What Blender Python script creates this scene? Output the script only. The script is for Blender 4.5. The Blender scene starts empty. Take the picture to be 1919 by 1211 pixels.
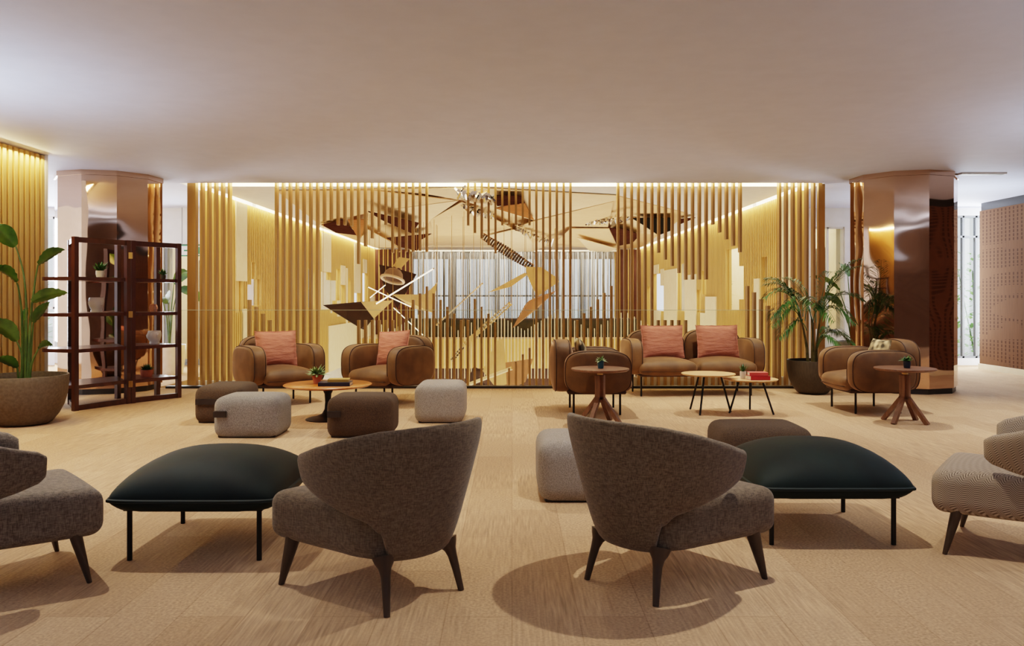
import bpy, math, random
from math import sin, cos, pi, radians as R, sqrt, atan2
from mathutils import Vector, Matrix, noise
random.seed(7)
C = bpy.context.scene.collection
F = 1500.0; HX = 960.0; HY = 556.0; HC = 1.2      # focal length in px, horizon, eye height
CEIL = 2.75

# ------------------------------------------------------------------ helpers
def fl(px, py):                                   # floor point seen at a pixel
    d = HC * F / (py - HY); return ((px - HX) * d / F, d)
def at(px, py, d):                                # point at depth d
    return Vector(((px - HX) * d / F, d, HC - (py - HY) * d / F))
def up(px, py, z=CEIL):                           # point at height z above the eye
    d = (z - HC) * F / (HY - py); return Vector(((px - HX) * d / F, d, z))

def sgnpow(a, p): return math.copysign(abs(a) ** p, a)

class MB:
    def __init__(s): s.v = []; s.f = []
    def add(s, vs, fs):
        o = len(s.v); s.v += [tuple(q) for q in vs]; s.f += [tuple(i + o for i in f) for f in fs]; return s
    def box(s, x0, x1, y0, y1, z0, z1, M=None):
        vs = [Vector(p) for p in ((x0,y0,z0),(x1,y0,z0),(x1,y1,z0),(x0,y1,z0),(x0,y0,z1),(x1,y0,z1),(x1,y1,z1),(x0,y1,z1))]
        if M is not None: vs = [M @ q for q in vs]
        return s.add(vs, [(0,3,2,1),(4,5,6,7),(0,1,5,4),(1,2,6,5),(2,3,7,6),(3,0,4,7)])
    def ring(s, pts_list, close=True, cap=True):
        n = len(pts_list[0]); vs = [q for r in pts_list for q in r]; fs = []
        for i in range(len(pts_list) - 1):
            for j in range(n if close else n - 1):
                k = (j + 1) % n
                fs.append((i*n + j, i*n + k, (i+1)*n + k, (i+1)*n + j))
        if cap:
            fs.append(tuple(range(n - 1, -1, -1))); b = (len(pts_list) - 1) * n; fs.append(tuple(b + j for j in range(n)))
        return s.add(vs, fs)
    def tube(s, path, r, n=8, closed=False, flat=1.0):
        P = [Vector(p) for p in path]; m = len(P); rings = []
        prev = None
        for i in range(m):
            if closed: t = P[(i+1) % m] - P[i-1]
            else: t = P[min(i+1, m-1)] - P[max(i-1, 0)]
            if t.length < 1e-9: t = Vector((0,0,1))
            t.normalize()
            ref = prev if prev is not None else (Vector((0,0,1)) if abs(t.z) < .9 else Vector((1,0,0)))
            a = ref - t * ref.dot(t)
            if a.length < 1e-6: a = t.orthogonal()
            a.normalize(); prev = a; b = t.cross(a)
            rr = r[i] if isinstance(r, (list, tuple)) else r
            rings.append([P[i] + a * (rr * cos(2*pi*j/n)) + b * (rr * flat * sin(2*pi*j/n)) for j in range(n)])
        if closed: rings.append(rings[0]); return s.ring(rings, True, False)
        return s.ring(rings)
    def bar(s, p0, p1, w, h, up=(0,0,1)):
        p0 = Vector(p0); p1 = Vector(p1); t = (p1 - p0).normalized(); u = Vector(up)
        a = t.cross(u)
        if a.length < 1e-5: a = t.cross(Vector((1,0,0)))
        a.normalize(); b = a.cross(t).normalized()
        q = [(-w/2,-h/2),(w/2,-h/2),(w/2,h/2),(-w/2,h/2)]
        return s.ring([[p0 + a*x + b*y for x, y in q], [p1 + a*x + b*y for x, y in q]])
    def lathe(s, prof, n=32, c=(0,0,0), cap=True):
        return s.ring([[(c[0] + r*cos(2*pi*j/n), c[1] + r*sin(2*pi*j/n), c[2] + z) for j in range(n)] for r, z in prof], True, cap)
    def prism(s, pts, z0, z1):
        n = len(pts)
        return s.ring([[(x, y, z0) for x, y in pts], [(x, y, z1) for x, y in pts]])
    def plate(s, pts, th=.01):                     # a flat polygon in space given thickness
        P = [Vector(p) for p in pts]; nrm = Vector((0,0,0))
        for i in range(len(P)):
            nrm += (P[i] - P[0]).cross(P[(i+1) % len(P)] - P[0])
        nrm.normalize(); o = nrm * th
        return s.ring([[p - o*.5 for p in P], [p + o*.5 for p in P]])
    def rbox(s, c, half, r, puff=(0,0,0), n=10, fn=None):
        hx, hy, hz = half
        def coords(h):
            inner = max(h - r, 0.0); k = 4
            a = [-h + r*(1 - cos(pi/2*i/k)) for i in range(k)]
            m = max(2, n)
            mid = [-inner + 2*inner*i/m for i in range(m + 1)]
            return a + mid + [-q for q in reversed(a)]
        cs = [coords(hx), coords(hy), coords(hz)]; hs = [hx, hy, hz]
        idx = {}; vs = []; fs = []
        def vert(p):
            key = tuple(round(q, 6) for q in p)
            if key in idx: return idx[key]
            P = Vector(p)
            inn = Vector([max(-(h - r), min(h - r, q)) for h, q in zip(hs, p)])
            d = P - inn
            if d.length > 1e-9: d = d.normalized() * r
            Q = inn + d
            u = [Q[i]/hs[i] for i in range(3)]
            for i in range(3):
                j, k = (i+1) % 3, (i+2) % 3
                w = max(0, 1 - abs(u[j])**2.2) * max(0, 1 - abs(u[k])**2.2)
                Q[i] += puff[i] * w * max(-1, min(1, u[i]*1.2))
            if fn: Q = fn(Q)
            vs.append(Q + Vector(c)); idx[key] = len(vs) - 1; return idx[key]
        for ax in range(3):
            a, b = (ax+1) % 3, (ax+2) % 3
            for sg in (-1, 1):
                for i in range(len(cs[a]) - 1):
                    for j in range(len(cs[b]) - 1):
                        q = []
                        for (ii, jj) in ((i,j),(i+1,j),(i+1,j+1),(i,j+1)):
                            p = [0,0,0]; p[ax] = sg*hs[ax]; p[a] = cs[a][ii]; p[b] = cs[b][jj]; q.append(vert(p))
                        if sg < 0: q.reverse()
                        if len(set(q)) == 4: fs.append(tuple(q))
        return s.add(vs, fs)
    def build(s, name, mat, parent=None, smooth=True, ang=40):
        me = bpy.data.meshes.new(name); me.from_pydata([tuple(q) for q in s.v], [], s.f); me.validate(); me.update()
        if smooth:
            me.polygons.foreach_set('use_smooth', [True]*len(me.polygons))
            me.set_sharp_from_angle(angle=R(ang))
        me.materials.append(mat)
        o = bpy.data.objects.new(name, me); C.objects.link(o)
        if parent is not None: o.parent = parent
        return o

def tag(o, label, cat, group=None, kind=None):
    o['label'] = label; o['category'] = cat
    if group: o['group'] = group
    if kind: o['kind'] = kind
    return o
def thing(name, label, cat, loc=(0,0,0), rotz=0, group=None):
    o = bpy.data.objects.new(name, None); C.objects.link(o); o.empty_display_size = .1
    o.location = loc; o.rotation_euler = (0,0,rotz)
    return tag(o, label, cat, group)
def struct(name, mb, mat, smooth=False):
    o = mb.build(name, mat, None, smooth); o['kind'] = 'structure'; return o
def dup(root, loc, rotz, label):
    r = root.copy(); C.objects.link(r); r.location = loc; r.rotation_euler = (0,0,rotz); r['label'] = label
    for ch in list(root.children):
        c = ch.copy(); C.objects.link(c); c.parent = r
        for g in list(ch.children):
            d = g.copy(); C.objects.link(d); d.parent = c
    return r

# ------------------------------------------------------------------ materials
def newmat(name):
    m = bpy.data.materials.new(name); m.use_nodes = True; nt = m.node_tree
    return m, nt, nt.nodes['Principled BSDF']
def srgb(r, g, b):
    f = lambda c: ((c/255 + .055)/1.055)**2.4 if c/255 > .04045 else c/255/12.92
    return (f(r), f(g), f(b), 1)
def mat(name, c1, c2=None, scale=20, rough=.6, metal=0, bump=0, stretch=(1,1,1), detail=4, sheen=0, spec=None, coat=0, bdist=.01, obj=True):
    m, nt, p = newmat(name)
    p.inputs['Roughness'].default_value = rough; p.inputs['Metallic'].default_value = metal
    if spec is not None: p.inputs['Specular IOR Level'].default_value = spec
    if sheen: p.inputs['Sheen Weight'].default_value = sheen; p.inputs['Sheen Roughness'].default_value = .35; p.inputs['Sheen Tint'].default_value = tuple(min(1, q*4 + .25) for q in (c2 or c1)[:3]) + (1,)
    if coat: p.inputs['Coat Weight'].default_value = coat
    tc = nt.nodes.new('ShaderNodeTexCoord'); mp = nt.nodes.new('ShaderNodeMapping'); mp.inputs['Scale'].default_value = stretch
    nt.links.new(tc.outputs['Object'], mp.inputs['Vector'])
    nz = nt.nodes.new('ShaderNodeTexNoise'); nz.inputs['Scale'].default_value = scale; nz.inputs['Detail'].default_value = detail
    nt.links.new(mp.outputs['Vector'], nz.inputs['Vector'])
    cr = nt.nodes.new('ShaderNodeValToRGB'); cr.color_ramp.elements[0].position = .35; cr.color_ramp.elements[1].position = .65
    cr.color_ramp.elements[0].color = c1; cr.color_ramp.elements[1].color = c2 or c1
    nt.links.new(nz.outputs['Fac'], cr.inputs['Fac']); nt.links.new(cr.outputs['Color'], p.inputs['Base Color'])
    if bump:
        b = nt.nodes.new('ShaderNodeBump'); b.inputs['Strength'].default_value = bump; b.inputs['Distance'].default_value = bdist
        nt.links.new(nz.outputs['Fac'], b.inputs['Height']); nt.links.new(b.outputs['Normal'], p.inputs['Normal'])
    return m
def weave(name, c1, c2, f=190, bump=.35):          # woven upholstery: two crossed stretched noises
    m, nt, p = newmat(name); p.inputs['Roughness'].default_value = .9; p.inputs['Sheen Weight'].default_value = .15
    tc = nt.nodes.new('ShaderNodeTexCoord'); fac = []
    for st in ((f, f, f*.16), (f*.2, f*.2, f)):
        mp = nt.nodes.new('ShaderNodeMapping'); mp.inputs['Scale'].default_value = st
        nt.links.new(tc.outputs['Object'], mp.inputs['Vector'])
        nz = nt.nodes.new('ShaderNodeTexNoise'); nz.inputs['Scale'].default_value = 1.0; nz.inputs['Detail'].default_value = 2
        nt.links.new(mp.outputs['Vector'], nz.inputs['Vector']); fac.append(nz)
    mx = nt.nodes.new('ShaderNodeMath'); mx.operation = 'ADD'
    nt.links.new(fac[0].outputs['Fac'], mx.inputs[0]); nt.links.new(fac[1].outputs['Fac'], mx.inputs[1])
    hv = nt.nodes.new('ShaderNodeMath'); hv.operation = 'MULTIPLY'; hv.inputs[1].default_value = .5
    nt.links.new(mx.outputs[0], hv.inputs[0])
    cr = nt.nodes.new('ShaderNodeValToRGB'); cr.color_ramp.elements[0].position = .38; cr.color_ramp.elements[1].position = .62
    cr.color_ramp.elements[0].color = c1; cr.color_ramp.elements[1].color = c2
    nt.links.new(hv.outputs[0], cr.inputs['Fac']); nt.links.new(cr.outputs['Color'], p.inputs['Base Color'])
    b = nt.nodes.new('ShaderNodeBump'); b.inputs['Strength'].default_value = bump; b.inputs['Distance'].default_value = .004
    nt.links.new(hv.outputs[0], b.inputs['Height']); nt.links.new(b.outputs['Normal'], p.inputs['Normal'])
    return m
def math_node(nt, op, a, b=None):
    n = nt.nodes.new('ShaderNodeMath'); n.operation = op
    for i, q in enumerate((a, b)):
        if q is None: continue
        if isinstance(q, (int, float)): n.inputs[i].default_value = q
        else: nt.links.new(q, n.inputs[i])
    return n.outputs[0]
def herringbone(name, c1, c2):
    m, nt, p = newmat(name); p.inputs['Roughness'].default_value = .9
    tc = nt.nodes.new('ShaderNodeTexCoord'); sp = nt.nodes.new('ShaderNodeSeparateXYZ'); nt.links.new(tc.outputs['Object'], sp.inputs[0])
    h = math_node(nt, 'ADD', math_node(nt, 'MULTIPLY', sp.outputs['X'], 1.0), math_node(nt, 'MULTIPLY', sp.outputs['Y'], .8))
    zig = math_node(nt, 'PINGPONG', h, .016)
    v = math_node(nt, 'ADD', math_node(nt, 'ADD', sp.outputs['Z'], zig), math_node(nt, 'MULTIPLY', sp.outputs['Y'], .3))
    st = math_node(nt, 'SINE', math_node(nt, 'MULTIPLY', v, 2*pi/.009))
    cr = nt.nodes.new('ShaderNodeValToRGB'); cr.color_ramp.elements[0].color = c1; cr.color_ramp.elements[1].color = c2
    nt.links.new(math_node(nt, 'ADD', math_node(nt, 'MULTIPLY', st, .5), .5), cr.inputs['Fac'])
    nt.links.new(cr.outputs['Color'], p.inputs['Base Color'])
    return m
def emit(name, col, s):
    m, nt, p = newmat(name); p.inputs['Base Color'].default_value = col
    p.inputs['Emission Color'].default_value = col; p.inputs['Emission Strength'].default_value = s
    return m
def glassmat(name, tint, refl=.06):
    m, nt, p = newmat(name); nt.nodes.remove(p); out = nt.nodes['Material Output']
    t = nt.nodes.new('ShaderNodeBsdfTransparent'); t.inputs['Color'].default_value = tint
    g = nt.nodes.new('ShaderNodeBsdfGlossy'); g.inputs['Roughness'].default_value = .01; g.inputs['Color'].default_value = (1,1,1,1)
    lw = nt.nodes.new('ShaderNodeFresnel'); lw.inputs['IOR'].default_value = 1.45
    mx = nt.nodes.new('ShaderNodeMixShader'); nt.links.new(lw.outputs[0], mx.inputs[0])
    nt.links.new(t.outputs[0], mx.inputs[1]); nt.links.new(g.outputs[0], mx.inputs[2]); nt.links.new(mx.outputs[0], out.inputs['Surface'])
    return m
def mirror(name, col, rough=.03, wav=.3, sc=1.2):
    m, nt, p = newmat(name); p.inputs['Base Color'].default_value = col; p.inputs['Metallic'].default_value = 1; p.inputs['Roughness'].default_value = rough
    tc = nt.nodes.new('ShaderNodeTexCoord'); nz = nt.nodes.new('ShaderNodeTexNoise'); nz.inputs['Scale'].default_value = sc; nz.inputs['Detail'].default_value = .5
    nt.links.new(tc.outputs['Object'], nz.inputs['Vector'])
    b = nt.nodes.new('ShaderNodeBump'); b.inputs['Strength'].default_value = wav; b.inputs['Distance'].default_value = .1
    nt.links.new(nz.outputs['Fac'], b.inputs['Height']); nt.links.new(b.outputs['Normal'], p.inputs['Normal'])
    return m

def carpet_mat():
    m, nt, p = newmat('carpet planks'); p.inputs['Roughness'].default_value = .95; p.inputs['Specular IOR Level'].default_value = .1
    tc = nt.nodes.new('ShaderNodeTexCoord')
    mp = nt.nodes.new('ShaderNodeMapping'); mp.inputs['Rotation'].default_value = (0,0,R(90)); nt.links.new(tc.outputs['Object'], mp.inputs['Vector'])
    br = nt.nodes.new('ShaderNodeTexBrick'); br.inputs['Scale'].default_value = 1; br.inputs['Brick Width'].default_value = 1.0; br.inputs['Row Height'].default_value = .25
    br.inputs['Mortar Size'].default_value = .003; br.inputs['Mortar Smooth'].default_value = .6
    br.inputs['Color1'].default_value = srgb(196,163,128); br.inputs['Color2'].default_value = srgb(184,151,117); br.inputs['Mortar'].default_value = srgb(170,138,106)
    nt.links.new(mp.outputs['Vector'], br.inputs['Vector'])
    def nz(scale, det):
        q = nt.nodes.new('ShaderNodeMapping'); q.inputs['Scale'].default_value = scale; nt.links.new(tc.outputs['Object'], q.inputs['Vector'])
        n = nt.nodes.new('ShaderNodeTexNoise'); n.inputs['Scale'].default_value = 1; n.inputs['Detail'].default_value = det
        nt.links.new(q.outputs['Vector'], n.inputs['Vector']); return n.outputs['Fac']
    streak = nz((95, 5, 1), 3); speck = nz((85, 85, 1), 3); big = nz((1.6, .9, 1), 2)
    sel = math_node(nt, 'MULTIPLY', math_node(nt, 'SUBTRACT', big, .38), 4.0)
    cl = nt.nodes.new('ShaderNodeClamp'); nt.links.new(sel, cl.inputs['Value'])
    mixf = nt.nodes.new('ShaderNodeMix'); mixf.data_type = 'FLOAT'
    nt.links.new(cl.outputs[0], mixf.inputs[0]); nt.links.new(speck, mixf.inputs[2]); nt.links.new(streak, mixf.inputs[3])
    val = mixf.outputs[0]
    f = math_node(nt, 'ADD', math_node(nt, 'MULTIPLY', math_node(nt, 'SUBTRACT', val, .5), 1.4), 1.0)
    mul = nt.nodes.new('ShaderNodeMix'); mul.data_type = 'RGBA'; mul.blend_type = 'MULTIPLY'; mul.inputs[0].default_value = 1
    cb = nt.nodes.new('ShaderNodeCombineColor')
    for i in range(3): nt.links.new(f, cb.inputs[i])
    nt.links.new(br.outputs['Color'], mul.inputs[6]); nt.links.new(cb.outputs[0], mul.inputs[7])
    nt.links.new(mul.outputs[2], p.inputs['Base Color'])
    b = nt.nodes.new('ShaderNodeBump'); b.inputs['Strength'].default_value = .3; b.inputs['Distance'].default_value = .004
    nt.links.new(val, b.inputs['Height']); nt.links.new(b.outputs['Normal'], p.inputs['Normal'])
    return m
def perforated_wood():
    m, nt, p = newmat('perforated walnut panelling'); p.inputs['Roughness'].default_value = .9; p.inputs['Specular IOR Level'].default_value = .1
    tc = nt.nodes.new('ShaderNodeTexCoord'); sp = nt.nodes.new('ShaderNodeSeparateXYZ'); nt.links.new(tc.outputs['Object'], sp.inputs[0])
    a = math_node(nt, 'PINGPONG', sp.outputs['Y'], .05)
    dots = math_node(nt, 'LESS_THAN', a, .018)
    row = math_node(nt, 'LESS_THAN', math_node(nt, 'PINGPONG', sp.outputs['Z'], .03), .021)
    q = nt.nodes.new('ShaderNodeMapping'); q.inputs['Scale'].default_value = (1, .25, 2.6); nt.links.new(tc.outputs['Object'], q.inputs['Vector'])
    nz = nt.nodes.new('ShaderNodeTexNoise'); nz.inputs['Scale'].default_value = 2; nz.inputs['Detail'].default_value = 1; nt.links.new(q.outputs['Vector'], nz.inputs['Vector'])
    zone = math_node(nt, 'GREATER_THAN', nz.outputs['Fac'], .42)
    hole = math_node(nt, 'MULTIPLY', math_node(nt, 'MULTIPLY', dots, row), zone)
    q2 = nt.nodes.new('ShaderNodeMapping'); q2.inputs['Scale'].default_value = (1, 60, 3); nt.links.new(tc.outputs['Object'], q2.inputs['Vector'])
    n2 = nt.nodes.new('ShaderNodeTexNoise'); n2.inputs['Scale'].default_value = 1; nt.links.new(q2.outputs['Vector'], n2.inputs['Vector'])
    cr = nt.nodes.new('ShaderNodeValToRGB'); cr.color_ramp.elements[0].color = srgb(100,72,54); cr.color_ramp.elements[1].color = srgb(124,92,70)
    nt.links.new(n2.outputs['Fac'], cr.inputs['Fac'])
    mx = nt.nodes.new('ShaderNodeMix'); mx.data_type = 'RGBA'; nt.links.new(hole, mx.inputs[0]); nt.links.new(cr.outputs['Color'], mx.inputs[6]); mx.inputs[7].default_value = srgb(84,60,46)
    nt.links.new(mx.outputs[2], p.inputs['Base Color'])
    return m

M = {}
M['carpet'] = carpet_mat()
M['ceiling'] = mat('plaster ceiling', srgb(210,217,243), srgb(214,221,247), 6, .75, bump=.04)
M['white'] = mat('white painted wall', srgb(232,232,232), srgb(238,238,238), 8, .7)
M['cream'] = mat('cream panel', srgb(236,222,190), srgb(240,228,200), 8, .6)
M['brownwall'] = mat('brown wall', srgb(120,92,72), srgb(132,102,80), 5, .8)
M['wood_panel'] = perforated_wood()
M['goldslat'] = mat('gold slat', srgb(168,128,74), srgb(180,140,84), 14, .42, .4, stretch=(1,1,.1))
M['goldfin'] = mat('gold fin', srgb(218,184,116), srgb(226,194,126), 14, .5, .3, stretch=(1,1,.1))
M['goldsheet'] = mat('gold sheet', srgb(216,188,136), srgb(224,196,146), 5, .45, .3)
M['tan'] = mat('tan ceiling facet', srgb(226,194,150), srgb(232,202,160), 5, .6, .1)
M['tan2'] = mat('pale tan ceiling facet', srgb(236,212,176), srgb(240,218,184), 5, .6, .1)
M['darkshard'] = mat('dark bronze sheet', srgb(48,27,21), srgb(58,34,26), 5, .5, .1)
M['darkfacet'] = mat('matt dark brown facet', srgb(58,34,26), srgb(70,42,32), 5, 1.0, spec=0)
M['blackfacet'] = mat('matt black facet', srgb(30,28,24), None, 5, 1.0, spec=0)
M['brownfacet'] = mat('matt copper brown facet', srgb(158,104,64), srgb(168,114,72), 5, 1.0, spec=0)
M['brownshard'] = mat('copper brown sheet', srgb(172,126,90), srgb(182,136,98), 5, .45, .3)
M['chip'] = mirror('mirror chip', (.85,.82,.78,1), .05, 0)
M['bronze'] = mirror('polished bronze cladding', srgb(198,166,142), .035, .22, 1.5)
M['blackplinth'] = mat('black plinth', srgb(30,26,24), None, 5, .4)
M['fabric'] = weave('taupe woven fabric', srgb(86,72,57), srgb(126,109,88), 230, .3)
M['herring'] = herringbone('herringbone wool', srgb(96,80,66), srgb(186,168,146))
M['herring_dark'] = weave('brown woven wool', srgb(88,76,64), srgb(132,118,102), 230, .25)
M['darkwood'] = mat('dark stained wood', srgb(60,48,40), srgb(72,58,48), 30, .4, stretch=(1,1,.1))
M['velvet_green'] = mat('bottle green velvet', srgb(9,20,18), srgb(15,30,27), 5, .7, sheen=.1, spec=.3, bump=.06, bdist=.02)
M['velvet'] = mat('caramel velvet', srgb(90,61,29), srgb(114,80,42), 6, .65, sheen=.7, bump=.08, bdist=.02)
M['piping'] = mat('dark brown piping', srgb(58,34,20), None, 10, .7)
M['pipegreen'] = mat('dark green piping', srgb(16,32,30), None, 10, .7)
M['black'] = mat('black metal', srgb(24,22,22), None, 10, .45, .4)
M['pink'] = mat('dusty pink linen', srgb(176,108,86), srgb(192,124,100), 9, .9, bump=.45, stretch=(1,1,4), bdist=.03)
M['pattern'] = mat('patterned cushion cloth', srgb(70,62,44), srgb(230,208,160), 14, .9, detail=0)
M['wool_light'] = mat('light grey wool', srgb(112,108,103), srgb(152,147,142), 160, .95, bump=.3, bdist=.004)
M['wool_grey'] = mat('grey wool', srgb(124,116,108), srgb(160,151,142), 160, .95, bump=.3, bdist=.004)
M['wool_brown'] = mat('dark brown wool', srgb(60,46,34), srgb(84,66,50), 160, .95, bump=.3, bdist=.004)
M['strap'] = mat('dark leather strap', srgb(36,26,24), None, 10, .5)
M['orangewood'] = mat('honey wood veneer', srgb(178,100,26), srgb(196,118,36), 12, .3, stretch=(6,1,1), coat=.3)
M['walnut'] = mat('walnut', srgb(98,64,44), srgb(126,86,60), 12, .4, stretch=(1,8,.5))
M['oak'] = mat('oak veneer', srgb(190,148,96), srgb(208,166,112), 10, .45, stretch=(1,10,1))
M['mahogany'] = mat('mahogany', srgb(58,28,24), srgb(76,38,32), 14, .35, stretch=(1,1,.15), coat=.2)
M['mahogany_top'] = mat('mahogany board', srgb(66,36,32), srgb(82,46,42), 14, .3, stretch=(.3,1,1), coat=.3)
M['stonepot'] = mat('brown stoneware', srgb(84,72,56), srgb(100,86,68), 40, .75, bump=.1)
M['darkpot'] = mat('dark olive stoneware', srgb(52,44,32), srgb(66,56,42), 14, .6, stretch=(8,8,.4))
M['soil'] = mat('potting soil', srgb(40,28,20), srgb(56,42,32), 60, .95, bump=.6)
M['leaf'] = mat('glossy leaf', srgb(34,76,24), srgb(84,126,46), 7, .3, stretch=(1,1,1))
M['leafdark'] = mat('palm leaf', srgb(34,78,32), srgb(78,120,54), 9, .35)
M['leafpale'] = mat('succulent leaf', srgb(92,128,70), srgb(168,186,120), 40, .5)
M['stem'] = mat('green stem', srgb(58,84,34), srgb(86,108,50), 10, .5)
M['palmstem'] = mat('palm stem', srgb(70,70,30), srgb(110,96,52), 14, .6)
M['terracotta'] = mat('terracotta', srgb(176,98,70), srgb(190,110,82), 20, .8)
M['teal'] = mat('teal glaze', srgb(28,74,88), None, 10, .35)
M['navy'] = mat('navy glaze', srgb(34,44,66), None, 10, .35)
M['ceramic'] = mat('white ceramic', srgb(226,216,204), srgb(234,226,216), 10, .4)
M['copper'] = mat('copper wire', srgb(196,130,90), None, 10, .3, .9)
M['paper'] = mat('paper edges', srgb(228,214,190), srgb(238,226,204), 200, .9, stretch=(.1,.1,4))
M['book_navy'] = mat('navy cover', srgb(30,36,58), None, 10, .4)
M['book_gold'] = mat('ochre cover', srgb(190,150,70), None, 10, .5)
M['book_red'] = mat('red cover', srgb(190,40,46), None, 10, .4)
M['book_pink'] = mat('coral cover', srgb(216,84,80), None, 10, .4)
M['bead'] = mat('silver bead chain', srgb(206,202,190), srgb(140,134,120), 30, .4, .15, stretch=(1,1,.05))
M['glass'] = glassmat('clear balustrade glass', (.955,.985,.94,1))
M['edge'] = mat('glass edge highlight', srgb(206,216,188), None, 5, .2)  # pale colour stands for the highlight along the glass top
M['pane'] = glassmat('window pane', (.96,.98,.98,1))
M['tubelight'] = emit('warm light tube', (1,.84,.6,1), 2.6)
M['cove'] = emit('cove strip', (1,.84,.50,1), 7)
M['grey'] = mat('grey frame', srgb(120,124,128), None, 10, .5)
M['signgreen'] = mat('green sign', srgb(40,130,90), None, 10, .5)
M['darkgreen'] = mat('dark green counter', srgb(48,50,34), srgb(66,62,40), 8, .5)
M['outgreen'] = mat('outdoor foliage', srgb(110,160,80), srgb(170,205,120), 5, .8)
M['pave'] = mat('pale paving', srgb(200,200,198), srgb(215,215,212), 4, .9)
M['bead_dark'] = mat('dark bead chain', srgb(120,112,96), srgb(70,62,50), 30, .5, .2, stretch=(1,1,.05))
M['lowbrown'] = mat('dark brown lower wall', srgb(72,46,36), srgb(80,52,40), 4, .8)
M['maroon'] = mat('maroon brown board', srgb(96,58,50), srgb(104,64,56), 6, .7)
M['brass'] = mat('brass', srgb(200,170,120), None, 10, .3, .9)

# ------------------------------------------------------------------ setting
XL, XR = -4.42, 4.15            # atrium side walls
YS = 11.05                       # slat screen
def box(*a): return MB().box(*a)

fm = MB(); fm.box(-10.5, 8.2, -4, 10.5, -.3, 0)
fm.box(-10.5, XL-.25, 10.5, 14.0, -.3, 0).box(XR+.25, 10.5, 10.5, 14.0, -.3, 0)
struct('floor', fm, M['carpet'])
struct('floor_far_gallery', box(XL, XR, 22.8, 27, -.3, 0), M['carpet'])
struct('floor_lower', box(-9, 9, 10, 27, -3.4, -3.2), M['cream'])
cm = MB(); cm.box(-10.5, 10.5, -4, 10.92, CEIL, CEIL+.3)
cm.box(-10.5, XL-.12, 10.92, 14.0, CEIL, CEIL+.3).box(XR+.12, 10.5, 10.92, 14.0, CEIL, CEIL+.3)
struct('ceiling', cm, M['ceiling'])
am = MB(); am.box(XL+.12, XR-.12, 11.27, 27, CEIL, CEIL+.3).box(XL-.2, XR+.2, 10.9, 27.2, CEIL+.3, CEIL+.4)
struct('ceiling_atrium', am, M['white'])
# cove light strips, recessed in the slots
struct('trim_1', box(XL, XR, 11.255, 11.268, CEIL+.005, CEIL+.10), M['cove'])['label'] = 'warm cove light strip above the slat screen'
struct('trim_2', box(XL+.105, XL+.118, 11.4, 26.5, CEIL+.01, CEIL+.08), M['cove'])['label'] = 'cove light strip along left atrium wall'
struct('trim_3', box(XR-.118, XR-.105, 11.4, 26.5, CEIL+.01, CEIL+.08), M['cove'])['label'] = 'cove light strip along right atrium wall'
# edge trim of the floor at the balustrade
struct('trim_4', box(XL-.1, XR+.1, 10.44, 10.56, 0, .03), M['blackplinth'])
# fascia below the near floor edge, far fascia, lower walls
struct('wall_near_fascia', box(XL-.25, XR+.25, 10.56, 10.6, -3.2, -.01), M['cream'])
ff = MB().box(XL, XR, 22.78, 22.8, -.84, .0)
for i in range(91):
    x = XL + .05 + i*.0935; ff.box(x-.028, x+.028, 22.72, 22.78, -.84, .0)
struct('wall_far_fascia', ff, M['goldfin'])
struct('wall_lower_far', box(XL, XR, 22.85, 23.0, -3.2, -.3), M['lowbrown'])
struct('wall_lower_left', box(XL-.3, XL-.2, 10.6, 27, -3.2, -.5), M['white'])
struct('wall_lower_right', box(XR+.2, XR+.3, 10.6, 27, -3.2, -.5), M['white'])

# atrium side walls: fins with stepped openings
def fin_wall(name, X, sg, opens, backmat):
    mb = MB(); y = 11.5; k = 0
    while y < 26.3:
        lo = hi = None
        for (a, b, l, h) in opens:
            if a <= y < b: lo, hi = l, h
        segs = [(-.6, 2.72)] if lo is None else [(-.6, lo), (hi, 2.72)]
        for (a, b) in segs:
            if b - a < .05: continue
            x0, x1 = sorted((X, X + sg*.05)); mb.box(x0, x1, y - .047, y + .047, a, b)     # backing strip
            x0, x1 = sorted((X, X - sg*.055)); mb.box(x0, x1, y - .022, y + .022, a, b)    # fin
        y += .094; k += 1
    return struct(name, mb, backmat)
rng = random.Random(3)
def steps(y0, spec):
    out = []; y = y0
    for (n, lo, hi) in spec:
        out.append((y, y + n*.094, lo, hi)); y += n*.094
    return out
fin_wall('wall_atrium_left', XL, -1, [(12.70,12.95,.95,1.45),(13.2,13.4,.9,1.4),(13.4,13.65,.8,1.78),(13.65,13.85,1.05,1.5),(17.2,17.7,.95,1.8),
    (18.3,19.3,.9,1.78),(19.3,19.9,.8,1.6),(19.9,20.3,1.1,1.9),(20.4,20.9,.7,1.5),(21.2,21.6,1.0,1.7),(22.2,23.0,.5,1.3),(23.4,24.2,.6,1.9)], M['goldfin'])
fin_wall('wall_atrium_right', XR, 1, [(12.88,13.12,1.1,1.85),(14.15,14.5,1.15,1.75),(14.5,15.3,.95,2.1),(16.9,17.3,1.25,1.75),(17.35,17.75,.85,1.35),(18.0,18.4,.9,1.5),
    (18.9,19.8,.85,2.0),(21.6,22.0,.75,1.5),(22.0,23.2,.8,1.85),(23.6,24.2,.3,1.5)], M['goldfin'])
def boards(name, X, sg, items):
    mb = MB()
    for (y0, y1, z0, z1) in items:
        x0, x1 = sorted((X - sg*.055, X - sg*.075)); mb.box(x0, x1, y0, y1, z0, z1)
    return struct(name, mb, M['cream'])
boards('trim_8', XL, -1, [(19.0,25.2,-.6,.5),(12.62,13.14,1.45,2.70),(12.95,13.14,-.4,1.0),(18.35,19.25,1.78,2.68),(19.95,20.3,.7,1.1),(20.35,20.9,1.5,2.0),(21.0,21.2,.5,1.95),(22.1,23.0,1.3,2.68),(23.4,24.0,1.9,2.3),(24.6,25.4,.3,1.2)])
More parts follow.
